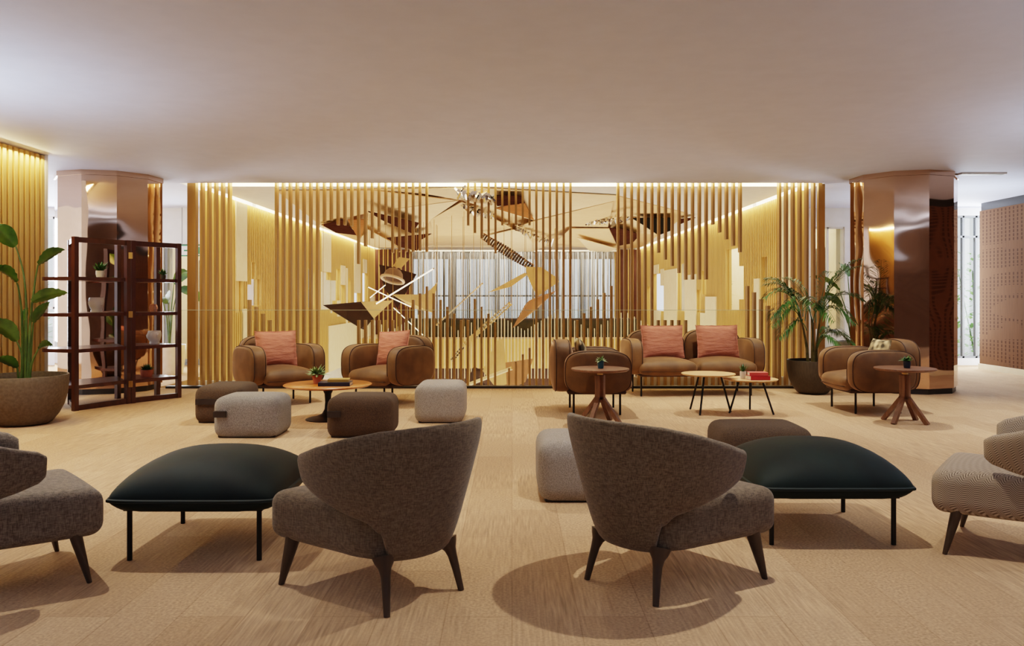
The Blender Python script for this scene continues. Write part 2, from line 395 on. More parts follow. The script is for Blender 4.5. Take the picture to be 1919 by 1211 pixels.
boards('trim_9', XR, 1, [(11.7,12.1,1.3,2.70),(13.2,13.5,-.4,1.5),(16.0,16.9,-.4,1.2),(16.9,17.35,-.4,.85),(17.75,18.9,.0,1.7),(19.8,21.5,.0,1.9),(21.55,22.0,1.5,1.95),(22.3,23.2,1.85,2.1),(22.0,23.4,-.3,.8)])
# low white boards added to stand for the bright gaps behind the slats
struct('trim_10', box(1.35, XR, 11.22, 11.26, -1.0, .075).box(XL, -3.3, 11.22, 11.26, -1.0, .02).box(-2.6, -1.6, 11.22, 11.26, -1.0, .03), M['white'])
# corridors beyond the atrium fins
struct('wall_corridor_left', box(XL-1.7, XL-1.6, 14.2, 26.6, -.3, CEIL), M['cream'])
struct('wall_corridor_right', box(XR+1.6, XR+1.7, 14.2, 26.6, -.3, CEIL), M['cream'])
sm = MB()
for (y, w, h) in ((15.4,.5,1.9),(17.8,.7,2.0),(20.3,.9,2.1),(23.0,1.0,2.1)): sm.box(XL-1.6, XL-1.56, y, y+w, 0, h)
struct('trim_5', sm, M['darkwood'])
sm = MB()
for (y, w, h) in ((14.6,.5,2.1),(18.0,1.2,2.0),(21.0,1.2,2.1)): sm.box(XR+1.56, XR+1.6, y, y+w, 0, h)
struct('trim_6', sm, M['darkwood'])
struct('floor_corridor', box(XL-1.7, XL-.1, 14.2, 26.6, -.3, 0).box(XR+.1, XR+1.7, 14.2, 26.6, -.3, 0), M['carpet'])
struct('ceiling_corridor', box(XL-1.7, XL-.12, 14.2, 26.6, CEIL, CEIL+.2).box(XR+.12, XR+1.7, 14.2, 26.6, CEIL, CEIL+.2), M['white'])
# far facade behind the bead curtain: piers between tall windows
fw = MB()
fw.box(XL-1.7, XR+1.7, 26.6, 26.8, 2.45, CEIL+.1).box(XL-1.7, XR+1.7, 26.6, 26.8, -3.2, .25)
for x in (-6.1, -4.4, 3.9, 5.7): fw.box(x-.25, x+.25, 26.6, 26.8, .25, 2.45)
for x in (-2.0, .9): fw.box(x-.08, x+.08, 26.6, 26.8, .25, 2.45)
struct('wall_far', fw, M['white'])
wm = MB()
for x0, x1 in ((-4.15,-2.08), (-1.92,.82), (.98,3.65)):
    wm.box(x0, x0+.05, 26.66, 26.72, .25, 2.45).box(x1-.05, x1, 26.66, 26.72, .25, 2.45).box((x0+x1)/2-.03, (x0+x1)/2+.03, 26.66, 26.72, .25, 2.45).box(x0, x1, 26.66, 26.72, 1.2, 1.25)
wf = struct('window_1', wm, M['grey'])
pn = box(-4.3, 3.8, 26.73, 26.74, .25, 2.45).build('pane', M['pane'], wf, False)

# facades left and right at Y = 14
def facade(name, x0, x1, holes, z1=CEIL):
    mb = MB(); xs = sorted({x0, x1} | {h[0] for h in holes} | {h[1] for h in holes})
    for a, b in zip(xs, xs[1:]):
        hs = [h for h in holes if h[0] <= a + 1e-6 and h[1] >= b - 1e-6]
        if not hs: mb.box(a, b, 14.0, 14.2, -.3, z1)
        else:
            h = hs[0]
            if h[2] > 0: mb.box(a, b, 14.0, 14.2, -.3, h[2])
            if h[3] < z1: mb.box(a, b, 14.0, 14.2, h[3], z1)
    return struct(name, mb, M['white'])
facade('wall_back_left', -10.5, XL-.1, [(-10.2,-7.3,.25,2.6), (-6.1,-5.05,0,2.12)])
facade('wall_back_right', XR+.1, 10.5, [(5.25,5.82,.6,2.42), (7.0,10.2,.12,2.62)])
def window(name, x0, x1, z0, z1, nx, zs, fmat, bar=.04):
    mb = MB(); mb.box(x0, x1, 14.03, 14.1, z0, z0+bar).box(x0, x1, 14.03, 14.1, z1-bar, z1)
    for i in range(nx + 1):
        x = x0 + (x1-x0)*i/nx; mb.box(max(x0, x-bar/2), min(x1, x+bar/2), 14.03, 14.1, z0, z1)
    for z in zs: mb.box(x0, x1, 14.03, 14.1, z-bar/2, z+bar/2)
    o = struct(name, mb, fmat)
    box(x0, x1, 14.12, 14.125, z0, z1).build('pane', M['pane'], o, False)
    return o
window('window_2', -10.2, -7.3, .25, 2.6, 4, [1.0], M['white'])
window('window_3', 5.25, 5.82, .6, 2.42, 2, [], M['white'], .03)
window('window_4', 7.0, 10.2, .12, 2.62, 14, [2.25], M['grey'], .035)
d = struct('door_1', MB().box(-6.1, -6.04, 14.03, 14.12, 0, 2.12).box(-5.11, -5.05, 14.03, 14.12, 0, 2.12).box(-6.1, -5.05, 14.03, 14.12, 2.06, 2.12).box(-5.6, -5.55, 14.03, 14.12, 0, 2.06).box(-6.1,-5.05,14.03,14.12,0,.1), M['grey'])
box(-6.04, -5.11, 14.07, 14.075, .1, 2.06).build('pane', M['pane'], d, False)
MB().tube([(-5.66,14.0,.9),(-5.66,14.0,1.3)], .012).build('door_handle', M['grey'], d)

# left fin wall near the camera
fwm = MB().box(-5.45, -5.16, -4, 8.74, 0, CEIL)
y = 4.0
while y < 8.74:
    fwm.box(-5.16, -5.10, y, y+.055, .06, CEIL-.015); y += .0935
fwm.box(-5.14, -5.09, 4.0, 8.74, 0, .09)
struct('wall_left', fwm, M['goldfin'])
struct('wall_left_end', box(-5.6, -5.1, 8.745, 8.80, 0, CEIL), M['white'])
struct('wall_outer_left', box(-10.6, -10.5, 8.0, 14.2, 0, CEIL), M['white'])
struct('wall_outer_left_return', box(-10.5, -5.6, 8.0, 8.1, 0, CEIL), M['white'])
struct('wall_rear', box(-5.6, 8.2, -4.2, -4.0, 0, CEIL), M['brownwall'])
rw = MB().box(7.77, 8.0, -4, 13.3, .09, 2.62)
struct('wall_right', rw, M['wood_panel'])
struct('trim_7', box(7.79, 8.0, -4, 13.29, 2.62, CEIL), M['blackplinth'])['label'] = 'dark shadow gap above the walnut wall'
struct('baseboard_right', box(7.75, 8.0, -4, 13.31, 0, .09), M['cream'])
struct('wall_outer_right', box(10.4, 10.5, 13.3, 14.2, 0, CEIL), M['white'])
struct('wall_outer_right_return', box(8.0, 10.4, 13.2, 13.3, 0, CEIL), M['white'])
# ceiling ventilation slot by the right pillar
vx, vy = 5.72, 9.72
v = thing('air_vent', 'slim grey ceiling vent slot beside the right mirrored pillar', 'vent', (5.9, 10.05, CEIL-.012))
MB().box(-.28,.28,-.06,.06,-.006,.012).build('frame', M['white'], v, False)
MB().box(-.26,.26,-.035,.035,-.009,-.006).build('grille', M['grey'], v, False)

# outdoors: paving and shrubs
struct('ground_outside', box(-22, 22, 14.3, 26.4, -.35, -.3).box(-22,22,27,45,-.35,-.3), M['pave']) if False else None
struct('ground', MB().box(-24, -6.3, 14.25, 40, -.5, -.3).box(6.0, 24, 14.25, 40, -.5, -.3), M['pave'])
def bush(name, x, y, z0, h, w, label, seed, n=260, stem=True):
    r = random.Random(seed); mb = MB()
    for i in range(n):
        a = r.uniform(0, 2*pi); q = sqrt(r.random()); zz = r.random()
        c = Vector((q*w*cos(a)*(1-.4*abs(zz-.4)), q*w*sin(a)*(1-.4*abs(zz-.4)), h*(.15 + .85*zz)))
        d = Vector((cos(a), sin(a), r.uniform(-.3,.8))).normalized(); L = r.uniform(.10,.2); s = d.cross(Vector((0,0,1))).normalized()*L*.3
        mb.add([c, c + d*L*.5 + s, c + d*L, c + d*L*.5 - s], [(0,1,2,3)])
    t = thing(name, label, 'shrub', (x, y, z0))
    mb.build('foliage', M['outgreen'], t, False)
    st = MB()
    for i in range(5):
        a = i*1.3; st.tube([(0,0,0),(.3*w*cos(a), .3*w*sin(a), h*.5),(.5*w*cos(a), .5*w*sin(a), h*.85)], [.02,.014,.006], 6)
    st.build('stem', M['stem'], t)
bush('shrub', -9.6, 15.6, -.3, 2.0, .6, 'green shrub outside the left window behind the potted plant', 1)
bush('shrub', XR+.75, 19.3, 0, 1.9, .4, 'indoor shrub showing through the gap in the right atrium slat wall', 11)
bush('shrub', XL-.75, 18.9, 0, 1.8, .4, 'indoor shrub showing through the gap in the left atrium slat wall', 12)
bush('shrub', 8.2, 15.3, -.3, 2.0, .55, 'green shrub outside the right window beside the walnut wall', 2)
bush('shrub', 9.6, 16.5, -.3, 2.4, .7, 'taller shrub farther outside the right window', 5)

# ------------------------------------------------------------------ slat screens
def sx(px): return (px - HX) * YS / F
def sz(py): return HC - (py - HY) * YS / F
TOP = CEIL + .07; BOT = -1.0
def slat(parent, px, z0, z1, w=.03, dep=.10):
    x = sx(px) + .015
    MB().box(x - w/2, x + w/2, YS - dep/2, YS + dep/2, z0, z1).build('slat', M['goldslat'], parent, False)
G0 = 517.2; P = 12.78
def screen(label, items, hang, group):
    t = thing('slat_screen', label, 'slat screen', (0,0,0), 0, group)
    t.location = (0, 0, 0)
    for px, py in items:
        if py is None: slat(t, px, BOT, TOP)
        elif hang: slat(t, px, sz(py), TOP)
        else: slat(t, px, BOT, sz(py))
    return t
gh = 'hanging gold slats at the atrium edge'; gs = 'standing gold slats behind the balustrade'
lf = screen('gold slats of full height at the left end of the balustrade', [(365.5 + i*P, None) for i in range(6)], True, gh)
MB().box(sx(353), sx(365), YS-.03, YS+.03, BOT, TOP).build('end_board', M['goldslat'], lf, False)
hb = [None]*7 + [416,413,422,422,424,495,462,447,436,422,474,472,472,472,470,472]
screen('gold slats hanging left of the sculpture above the two left velvet armchairs', [(G0 + i*P, h) for i, h in enumerate(hb)], True, gh)
cb = [423,437,447.5,460,475,422.5,422.5,422.5,422.5,422.5] + [None]*6
screen('thin gold slats hanging in the middle of the atrium opening', [(876 + i*12.76, h) for i, h in enumerate(cb)], True, gh)
rb = [None]*6 + [474,487,499,512,524.5,524,524,524,421,436,449,461,473]
screen('gold slats hanging above the two seat velvet sofa', [(1156.6 + i*12.7, h) for i, h in enumerate(rb)], True, gh)
rf = screen('gold slats of full height behind the palm at the right end', [(1458.5 + i*P, None) for i in range(6)], True, gh)
MB().box(sx(1533), sx(1545), YS-.03, YS+.03, BOT, TOP).build('end_board', M['goldslat'], rf, False)
screen('short gold slats stepping down behind the leftmost velvet armchair', [(466,562),(478.8,575),(491.6,588),(504.4,600),(453,549),(441,536)][:4], False, gs)
screen('standing gold slats peaking to the left of the centre below the light tubes',
       list(zip([670.8 + i*P for i in range(21)], [600,600,600,600,600,600,588,575,562,550,537,550,562,575,588,600,600,560,575,588,604])), False, gs)
screen('lowest standing gold slats in the middle of the balustrade', list(zip([952.5 + i*12.8 for i in range(4)], [690,677,664,652])), False, gs)
screen('standing gold slats rising between the middle and the sofa', list(zip([1080 + i*12.75 for i in range(6)], [600,587,575,561,549,536])), False, gs)
screen('short level gold slats just behind the sofa', list(zip([1232 + i*12.8 for i in range(13)], [600]*5 + [640]*8)), False, gs)
screen('standing gold slats stepping down from beside the sofa to the palm', list(zip([1399 + i*12.75 for i in range(5)], [536,548,561,573,586])), False, gs)

# far slat screen across the atrium
fs = thing('slat_screen', 'pale gold slats of the far screen across the atrium', 'slat screen', (0,0,0), 0, None)
YF = 22.5; nn = 0
for i in range(89):
    x = XL + .1 + i*.0935; ph = i % 24
    mb = MB()
    h = .25 + .55*abs(((i*1.0) % 20)/10 - 1)
    mb.box(x-.009, x+.009, YF-.02, YF+.02, -1.1, h); mb.build('slat', M['cream'], fs, False)

# glass balustrade
gl = thing('glass_balustrade', 'clear glass balustrade along the atrium edge', 'balustrade', (0, 10.5, 0))
n = 6; w = (XR - XL + .1) / n
for i in range(n):
    x = XL - .05 + i*w
    MB().add([(x+.004,0,.03),(x+w-.004,0,.03),(x+w-.004,0,1.02),(x+.004,0,1.02)], [(0,1,2,3)]).build('glass_panel', M['glass'], gl, False)
    MB().box(x+.006, x+w-.006, -.008, .008, 1.02, 1.026).build('top_edge', M['edge'], gl, False)

# far counter and bead curtain
ct = thing('counter', 'long dark counter in front of the bead curtain across the atrium', 'counter', (.1, 24.0, 0))
MB().box(-3.2, 3.6, -.3, .3, 0, .50).build('body', M['darkgreen'], ct, False)
MB().box(-3.25, 3.65, -.34, .34, .50, .55).build('counter_top', M['darkwood'], ct, False)
bc = MB(); r = random.Random(4); x = XL + .35 + 1.4
x = -3.1
while x < 3.2:
    wv = r.choice((.007,.010,.014)); yy = 25.0 + r.uniform(-.12,.12)
    bc.box(x-wv, x+wv, yy-wv, yy+wv, r.uniform(.05,.25), 2.6); x += r.uniform(.024,.042)
bco = bc.build('bead_curtain', M['bead'], None, False); bco.data.materials.append(M['bead_dark'])
rb_ = random.Random(9)
for i in range(0, len(bco.data.polygons), 6):
    k = 1 if rb_.random() < .45 else 0
    for j in range(i, min(i+6, len(bco.data.polygons))): bco.data.polygons[j].material_index = k
tag(bco, 'silver bead chain curtain hanging across the far end of the atrium', 'curtain', None, 'stuff')
rl = thing('curtain_rail', 'slim pale rail above the silver bead curtain', 'rail', (.05, 25.0, 2.6))
MB().box(-3.2,3.2,-.16,.16,0,.05).build('rail', M['cream'], rl, False)
MB().box(-3.2,-3.16,-.02,.02,.05,.15).box(3.16,3.2,-.02,.02,.05,.15).build('hanger', M['black'], rl, False)
# dark slatted wall pieces at either end of the curtain
def darkside(x0, x1, label):
    t = thing('slatted_panel', label, 'panel', ((x0+x1)/2, 25.4, 0)); h = (x1-x0)/2
    MB().box(-h, h, 0, .06, 0, 2.7).build('back_board', M['maroon'], t, False)
    mb = MB(); q = -h
    while q < h: mb.box(q, q+.035, -.06, 0, 0, 2.7); q += .14
    mb.build('slat', M['goldfin'], t, False)
darkside(XL+.05, -3.12, 'brown panel with pale slats at the left of the bead curtain')
darkside(3.25, XR-.05, 'brown panel with pale slats at the right of the bead curtain')

# ------------------------------------------------------------------ ceiling origami and hanging sculpture
def facet(pts, m, label, dz=None, name='ceiling_facet', cat='ceiling panel', group='folded panels on the atrium ceiling'):
    V = []
    for i, (px, py) in enumerate(pts):
        z = CEIL - .015 - (dz[i] if dz else 0)
        V.append(up(px, py, z))
    o = MB().plate(V, .012).build(name, M[m], None, False)
    return tag(o, label, cat, group)
facet([(520,358),(745,352.5),(900,351.5),(1155,366),(1290,400),(1205,462),(1150,470),(960,473),(775,468),(700,463),(640,440),(600,421)], 'tan', 'broad tan ground of the folded atrium ceiling', [-.01]*12)
facet([(520,357.5),(700,356),(855,375),(700,396),(600,420)], 'tan', 'wide tan ceiling facet at the near left of the atrium ceiling', [.0,.0,.05,.05,.05])
facet([(860,375.5),(808,411),(790,440),(690,398)], 'tan2', 'pale tan ceiling facet just left of the mirror chips', [.05,.12,.16,.06])
facet([(866,378),(960,427),(905,440),(815,442),(806,412)], 'tan', 'tan ceiling facet under the mirror chips', [.06,.12,.16,.16,.12])
facet([(745,353.5),(900,352),(1155,366),(1155,375),(1000,412),(925,392),(862,374)], 'tan2', 'long tan ceiling facet running to the right', [0,0,0,.02,.1,.05,.04])
facet([(1005,413),(1150,377),(1140,425),(1065,424),(1000,455),(966,426)], 'tan', 'tan ceiling facet right of the copper triangle', [.1,.03,.12,.12,.2,.13])
facet([(962,430),(1036,455),(1000,471),(940,472),(908,443)], 'tan2', 'pale ceiling facet above the ladder strip', [.14,.2,.22,.22,.18])
facet([(1070,428),(1142,428),(1158,463),(1130,468),(1040,455)], 'tan', 'tan ceiling facet ahead of the dark right wedge', [.14,.14,.2,.22,.2])
facet([(1082,445),(1158,466),(1140,472),(1105,470)], 'tan2', 'small pale facet over the right end of the curtain', [.24,.3,.3,.3])
facet([(690,430),(725,449),(745,464),(700,463),(672,452)], 'tan2', 'small pale facet at the far left of the atrium ceiling', [.12,.16,.2,.2,.16])
facet([(1145,426),(1190,408),(1232,440),(1160,432)], 'tan2', 'pale folded facet between the two dark wedges on the right', [.14,.02,.16,.16])
facet([(690,396),(786,418),(772,437),(716,412)], 'darkfacet', 'dark wedge high on the left of the atrium ceiling', [.2,.22,.26,.22], 'ceiling_facet')
facet([(725,446),(809,438),(790,449),(783,470),(748,462)], 'darkfacet', 'lower dark wedge left of the curtain top', [.28,.28,.3,.34,.34])
facet([(603,421),(642,412),(672,441),(630,436)], 'darkfacet', 'small dark shard at the left edge of the atrium ceiling', [.1,.1,.14,.12])
facet([(652,412),(690,411),(673,452),(668,440)], 'brownfacet', 'copper brown shard beside the small dark shard on the left', [.1,.1,.16,.16])
facet([(928,390),(966,381),(984,381),(1001,412)], 'brownfacet', 'copper brown triangle in the middle of the atrium ceiling', [.12,.08,.1,.14])
facet([(928,366),(980,367),(984,381),(932,386)], 'darkfacet', 'dark band above the copper brown triangle', [.07,.07,.09,.09])
facet([(1143,427),(1175,430),(1200,440),(1185,456),(1157,461)], 'darkfacet', 'dark brown striped wedge right of the curtain', [.2,.2,.22,.24,.24])
facet([(1185,409),(1262,408),(1260,431),(1234,441),(1205,421)], 'blackfacet', 'black facet above the sofa side of the atrium ceiling', [.08,.08,.12,.14,.12])
facet([(1272,411),(1304,408),(1275,420)], 'darkfacet', 'small dark triangle at the right of the atrium ceiling', [.06,.06,.08])
def chips(name, label, p0, p1, dz, w, n, seed, m='chip'):
    r = random.Random(seed); a = up(*p0, CEIL-dz); b = up(*p1, CEIL-dz-.1)
    t = thing(name, label, 'mirror chips', a, 0, None)
    mb = MB()
    for i in range(n):
        c = (b - a) * (i + .5) / n; s = w * (.6 + .8*r.random())
        Mx = Matrix.Translation(c + Vector((0, r.uniform(-w,w), r.uniform(-.02,.02)))) @ Matrix.Rotation(r.uniform(-.9,.9), 4, 'Y') @ Matrix.Rotation(r.uniform(-.5,.5), 4, 'X')
        mb.box(-.014, .014, -s, s, -.03, .03, Mx)
    mb.build('mirror_strip', M[m], t, False)
    MB().tube([(0,0,.02),(b-a)+Vector((0,0,.02))], .008, 6).build('spine', M['black'], t)
chips('chip_chain', 'chain of small mirror chips at the top centre of the atrium ceiling', (857,363), (926,372), .12, .14, 26, 1)
chips('chip_chain', 'second chain of small mirror chips just below the top one', (868,385), (926,404), .16, .14, 24, 2)
chips('chip_chain', 'narrow chain of striped chips above the far curtain', (966,428), (1036,455), .22, .18, 24, 3, 'chip')
chips('chip_chain', 'row of small striped chips on the right ceiling facet', (1098,417), (1180,409), .1, .12, 24, 4)

def wire(parent, pts):
    for p in pts:
        MB().tube([Vector((0,0,0)), Vector((0,0, CEIL - p.z - .0))], .004, 5).build('wire', M['brass'], parent).location = p - parent.location
def shard(pts, Y, m, label, dY=None, name='sculpture_panel', w=(0,)):
    V = [at(px, py, Y + (dY[i] if dY else 0)) for i, (px, py) in enumerate(pts)]
    t = thing(name, label, 'sculpture panel', V[0], 0, 'angular panels of the hanging sculpture')
    MB().plate([v - V[0] for v in V], .02).build('panel', M[m], t, False)
    wire(t, [V[i] for i in w])
    return t
shard([(606,572),(680,565.5),(737,564),(701,596),(683,618),(677,616)], 15.2, 'darkshard', 'large dark angular panel floating at the left of the atrium', [0,.2,.3,.3,.1,0], w=(0,2))
shard([(677,566),(737,563),(701,597)], 15.0, 'goldsheet', 'gold triangle over the edge of the large dark panel', [0,.25,.15], w=(1,))
shard([(711,496),(733,500),(781,514),(755,560),(745,580),(737,562),(720,540)], 15.9, 'darkshard', 'dark brown panel behind the taupe bowl lamp', None, w=(0,2))
shard([(737,499),(748,482),(768,485),(752,503)], 15.3, 'goldsheet', 'small bright gold panel above the taupe bowl lamp', [0,.1,.2,.1], w=(1,))
shard([(735,552),(795,552),(810,540),(820,529),(811,586),(778,579)], 15.6, 'goldsheet', 'gold panel right of the crossing light tubes', [0,.1,.1,.2,.1,.1], w=(3,))
shard([(915,548.5),(984,511),(989,515),(958,537.6)], 16.0, 'goldsheet', 'long narrow gold blade pointing left in the middle', [0,.2,.2,.1], w=(1,))
shard([(988,514),(986,500),(1015,501),(1040,518),(1048,528),(1007,556),(999,540)], 16.2, 'goldsheet', 'broad gold panel right of the narrow gold blade', [0,0,.2,.3,.3,.1,0], w=(1,3))
shard([(1007,557),(1041,546),(1006,579),(962,614),(984,573),(992,564)], 16.1, 'brownshard', 'copper gold blade pointing down below the broad gold panel', [.1,.3,.2,0,0,.1], w=(1,))
shard([(878,632),(893,622),(901,616),(897,628),(884,640),(880,726),(876,700)], 14.0, 'goldsheet', 'slim gold blade behind the thin slats in the middle', None, w=(2,))
shard([(905,695),(930,640),(945,634),(950,720),(930,727)], 14.2, 'goldsheet', 'lower gold panel near the foot of the balustrade in the middle', None, w=(2,))
shard([(931,682),(1000,672),(985,716),(965,726),(945,726)], 14.6, 'brownshard', 'low copper panel right of the lower gold panel', None, w=(1,))
shard([(880,706),(888,687),(902,693),(898,706),(912,722),(880,724)], 14.4, 'darkshard', 'low dark panel left of the lower gold panel', None, w=(1,))
def lighttube(p0, p1, Y, label, m='tubelight', r=.012, dY=0):
    a = at(*p0, Y); b = at(*p1, Y + dY)
    t = thing('light_tube', label, 'tube light', a, 0, 'light tubes of the hanging sculpture')
    MB().tube([(b-a)*.02, (b-a)*.98], r, 8).build('tube', M[m], t)
    MB().tube([(0,0,0), (b-a)*.02], r*1.1, 8).tube([(b-a)*.98, b-a], r*1.1, 8).build('end_cap', M['brass'], t)
    wire(t, [a, b])
lighttube((689,537.6), (772,576), 14.6, 'glowing tube slanting down to the right across the sculpture', r=.009, dY=.2)
lighttube((703,571), (814,503), 14.4, 'longest glowing tube rising to the right across the sculpture', dY=.3)
lighttube((693,559), (723,534), 15.0, 'short glowing tube beside the dark brown panel', r=.008, dY=.2)
lighttube((737,576), (794,629), 14.9, 'glowing tube slanting down behind the second velvet armchair', r=.008, dY=.2)
lighttube((870,724), (960,690), 13.6, 'low pale tube near the foot of the balustrade', 'cream', .03)
lighttube((818,610), (905,531), 15.6, 'thin silver tube rising in front of the bead curtain', 'chip', .016, .3)
# ladder strips of small plates
def ladder(p0, p1, Y0, Y1, label, wid, n, m1='brownshard', m2='darkshard'):
    a = at(*p0, Y0); b = at(*p1, Y1)
    t = thing('plate_strip', label, 'sculpture strip', a, 0, 'plate strips of the hanging sculpture')
    mb = MB(); d = (b-a); dn = d.normalized(); s = dn.cross(Vector((0,1,0))).normalized()
    for i in range(n):
        c = d*((i+.5)/n); q = dn*(d.length/n*.30); k = s*wid*(.5+.5*sin(pi*(i+.5)/n)) ; e = Vector((0, .05, 0))
        mb.plate([c-q-k+e, c+q-k-e, c+q+k-e, c-q+k+e], .012)
    mb.build('plate', M[m2], t, False)
    MB().tube([s*wid*.6, d+s*wid*.6], .014, 6).tube([-s*wid*.6, d-s*wid*.6], .010, 6).build('rail', M[m1], t)
    wire(t, [a, b])
ladder((904,442), (998,502), 17.0, 16.4, 'long strip of dark plates descending to the broad gold panel', .10, 22)
ladder((958,568), (870,646), 15.4, 14.4, 'strip of mirror plates descending behind the thin slats', .05, 16, 'goldsheet', 'chip')
ladder((868,650), (847,676), 14.4, 14.2, 'short tail of mirror plates below the middle slats', .035, 6, 'darkshard', 'chip')
bl = thing('bowl_lamp', 'round taupe bowl lamp with pale rim hanging in the sculpture', 'lamp', at(736.5, 522, 15.2), 0, None)
Mt = Matrix.Rotation(R(12), 4, 'Y') @ Matrix.Rotation(R(-18), 4, 'X')
bm_ = MB(); bm_.lathe([(.001,.20),(.06,.195),(.12,.17),(.165,.12),(.185,.05),(.19,0),(.175,.0),(.17,.05),(.15,.11),(.11,.155),(.05,.18),(.001,.182)], 32)
bm_.v = [tuple(Mt @ Vector(q)) for q in bm_.v]; bm_.build('shade', mat('taupe shade', srgb(142,118,104), None, 5, .5, .1), bl)
rm = MB(); rm.tube([(.215*cos(a*pi/16), .215*sin(a*pi/16), -.02) for a in range(32)], .028, 8, True)
rm.v = [tuple(Mt @ Vector(q)) for q in rm.v]; rm.build('rim', mat('pale rim', srgb(214,190,164), None, 5, .4), bl)
wire(bl, [at(736.5, 522, 15.2) + Vector((.04,.06,.19))])

# ------------------------------------------------------------------ mirrored pillars
def pillar(x, y, off, label):
    t = thing('mirrored_pillar', label, 'pillar', (x, y, 0), 0, 'bronze mirrored pillars')
    N = 10; Rr = .635
    pts = [(Rr*sin(off + i*2*pi/N), -Rr*cos(off + i*2*pi/N)) for i in range(N)]
    mb = MB(); 
    for i in range(N):
        a, b = pts[i], pts[(i+1) % N]
        mb.add([(a[0],a[1],.07),(b[0],b[1],.07),(b[0],b[1],CEIL-.06),(a[0],a[1],CEIL-.06)], [(0,1,2,3)])
    mb.build('cladding', M['bronze'], t, False)
    MB().prism([(q[0]*.97, q[1]*.97) for q in pts], 0, .07).build('plinth', M['blackplinth'], t, False)
    MB().prism([(q[0]*1.02, q[1]*1.02) for q in pts], CEIL-.06, CEIL).build('collar', M['bronze'], t, False)
pillar(5.08, 10.4, R(1), 'bronze mirror clad pillar at the right behind the armchair')
pillar(-5.22, 10.38, R(-2), 'bronze mirror clad pillar at the left behind the shelf screen')

# ------------------------------------------------------------------ tub armchairs in the foreground
def make_tub(label, loc, f, fab, group='tub armchairs in the foreground'):
    t = thing('tub_armchair', label, 'armchair', (loc[0], loc[1], 0), atan2(f[0], -f[1]), group)
    # back shell
    def lerp(tab, u):
        for (a, va), (b, vb) in zip(tab, tab[1:]):
            if u <= b: k = (u-a)/(b-a); k = k*k*(3-2*k) if b - a < .1 else k; return va + (vb-va)*k
        return tab[-1][1]
    ZT = [(0,.72),(.15,.717),(.3,.705),(.45,.675),(.6,.632),(.75,.605),(.9,.580),(1.0,.560)]
    ZB = [(0,.185),(.255,.185),(.31,.30),(.39,.345),(.6,.392),(.8,.418),(.92,.438),(1.0,.456)]
    us = sorted({-1+2*i/72 for i in range(73)} | {s*(.91+.01*i) for i in range(10) for s in (-1,1)} | {s*(.24+.012*i) for i in range(10) for s in (-1,1)})
    us = [max(-1, min(1, u)) for u in us]
    rings = []; K = 28; th = .034
    def plan(u, z):
        k = max(0, min(1.15, (z-.185)/.5)); W = .222 + .125*k; B = .235 + .135*k; yc = .06
        a = abs(u); s = 1 if u >= 0 else -1
        if a <= .62:
            g = a/.62*pi/2; return Vector((s*W*sin(g)**.92, yc + B*cos(g), z)), Vector((s*sin(g)*B, cos(g)*W, 0)).normalized()
        q = (a-.62)/.38
        return Vector((s*(W - .035*q*q), yc - .20*q, z)), Vector((s, -.12*q, 0)).normalized()
    for u in us:
        a = abs(u); zt = lerp(ZT, a); zb = lerp(ZB, a)
        H = (zt-zb)/2; zc = (zt+zb)/2
        if a > .92:
            e = sqrt(max(.0, 1-((a-.92)/.08)**2)); H *= .74 + .26*e; tt = th*(.15+.85*e)
        else: tt = th
        ring = []
        for j in range(K):
            g = 2*pi*j/K
            zz = zc + H*sgnpow(sin(g), .55); off = tt*sgnpow(cos(g), .7)
            p, nn_ = plan(u, zz); ring.append(p + nn_*off)
        rings.append(ring)
    MB().ring(rings).build('backrest', fab, t, True, 70)
    # seat
    def sh(q):
        yy = q.y - .04
        hw = .318 + (.238-.318)*(yy+.35)/.41 if yy < .06 else .238*sqrt(max(.02, 1-((yy-.06)/.235)**2))
        q.x *= hw/.318; q.z += .010*(.27-yy)
        return q
    MB().rbox((0,-.04,.286), (.318,.31,.098), .054, (.0,.014,.018), 12, sh).build('seat', fab, t, True, 80)
    for s in (-1, 1):
        MB().tube([(s*.160,.238,.205),(s*.163,.246,.185),(s*.167,.255,.165),(s*.171,.264,.14),(s*.178,.277,.09),(s*.19,.297,0)], [.046,.038,.025,.0195,.0165,.0125], 14).build('leg', M['darkwood'], t)
        MB().tube([(s*.250,-.245,.225),(s*.255,-.258,.17),(s*.28,-.297,0)], [.036,.031,.0135], 12, flat=.75).build('leg', M['darkwood'], t)
    return t
make_tub('taupe tub armchair in the left foreground, seen from behind, beside the left green pouf', (-.554,3.338), (-.728,.686), M['fabric'])
make_tub('taupe tub armchair in the right foreground, hiding part of the small grey pouf', (.668,3.434), (.778,.629), M['fabric'])
make_tub('brown tub armchair cut by the left edge of the photo', (-2.18,3.368), (.745,.667), M['herring_dark'])
make_tub('herringbone tub armchair cut by the right edge of the photo', (2.42,3.776), (-.805,.595), M['herring'])

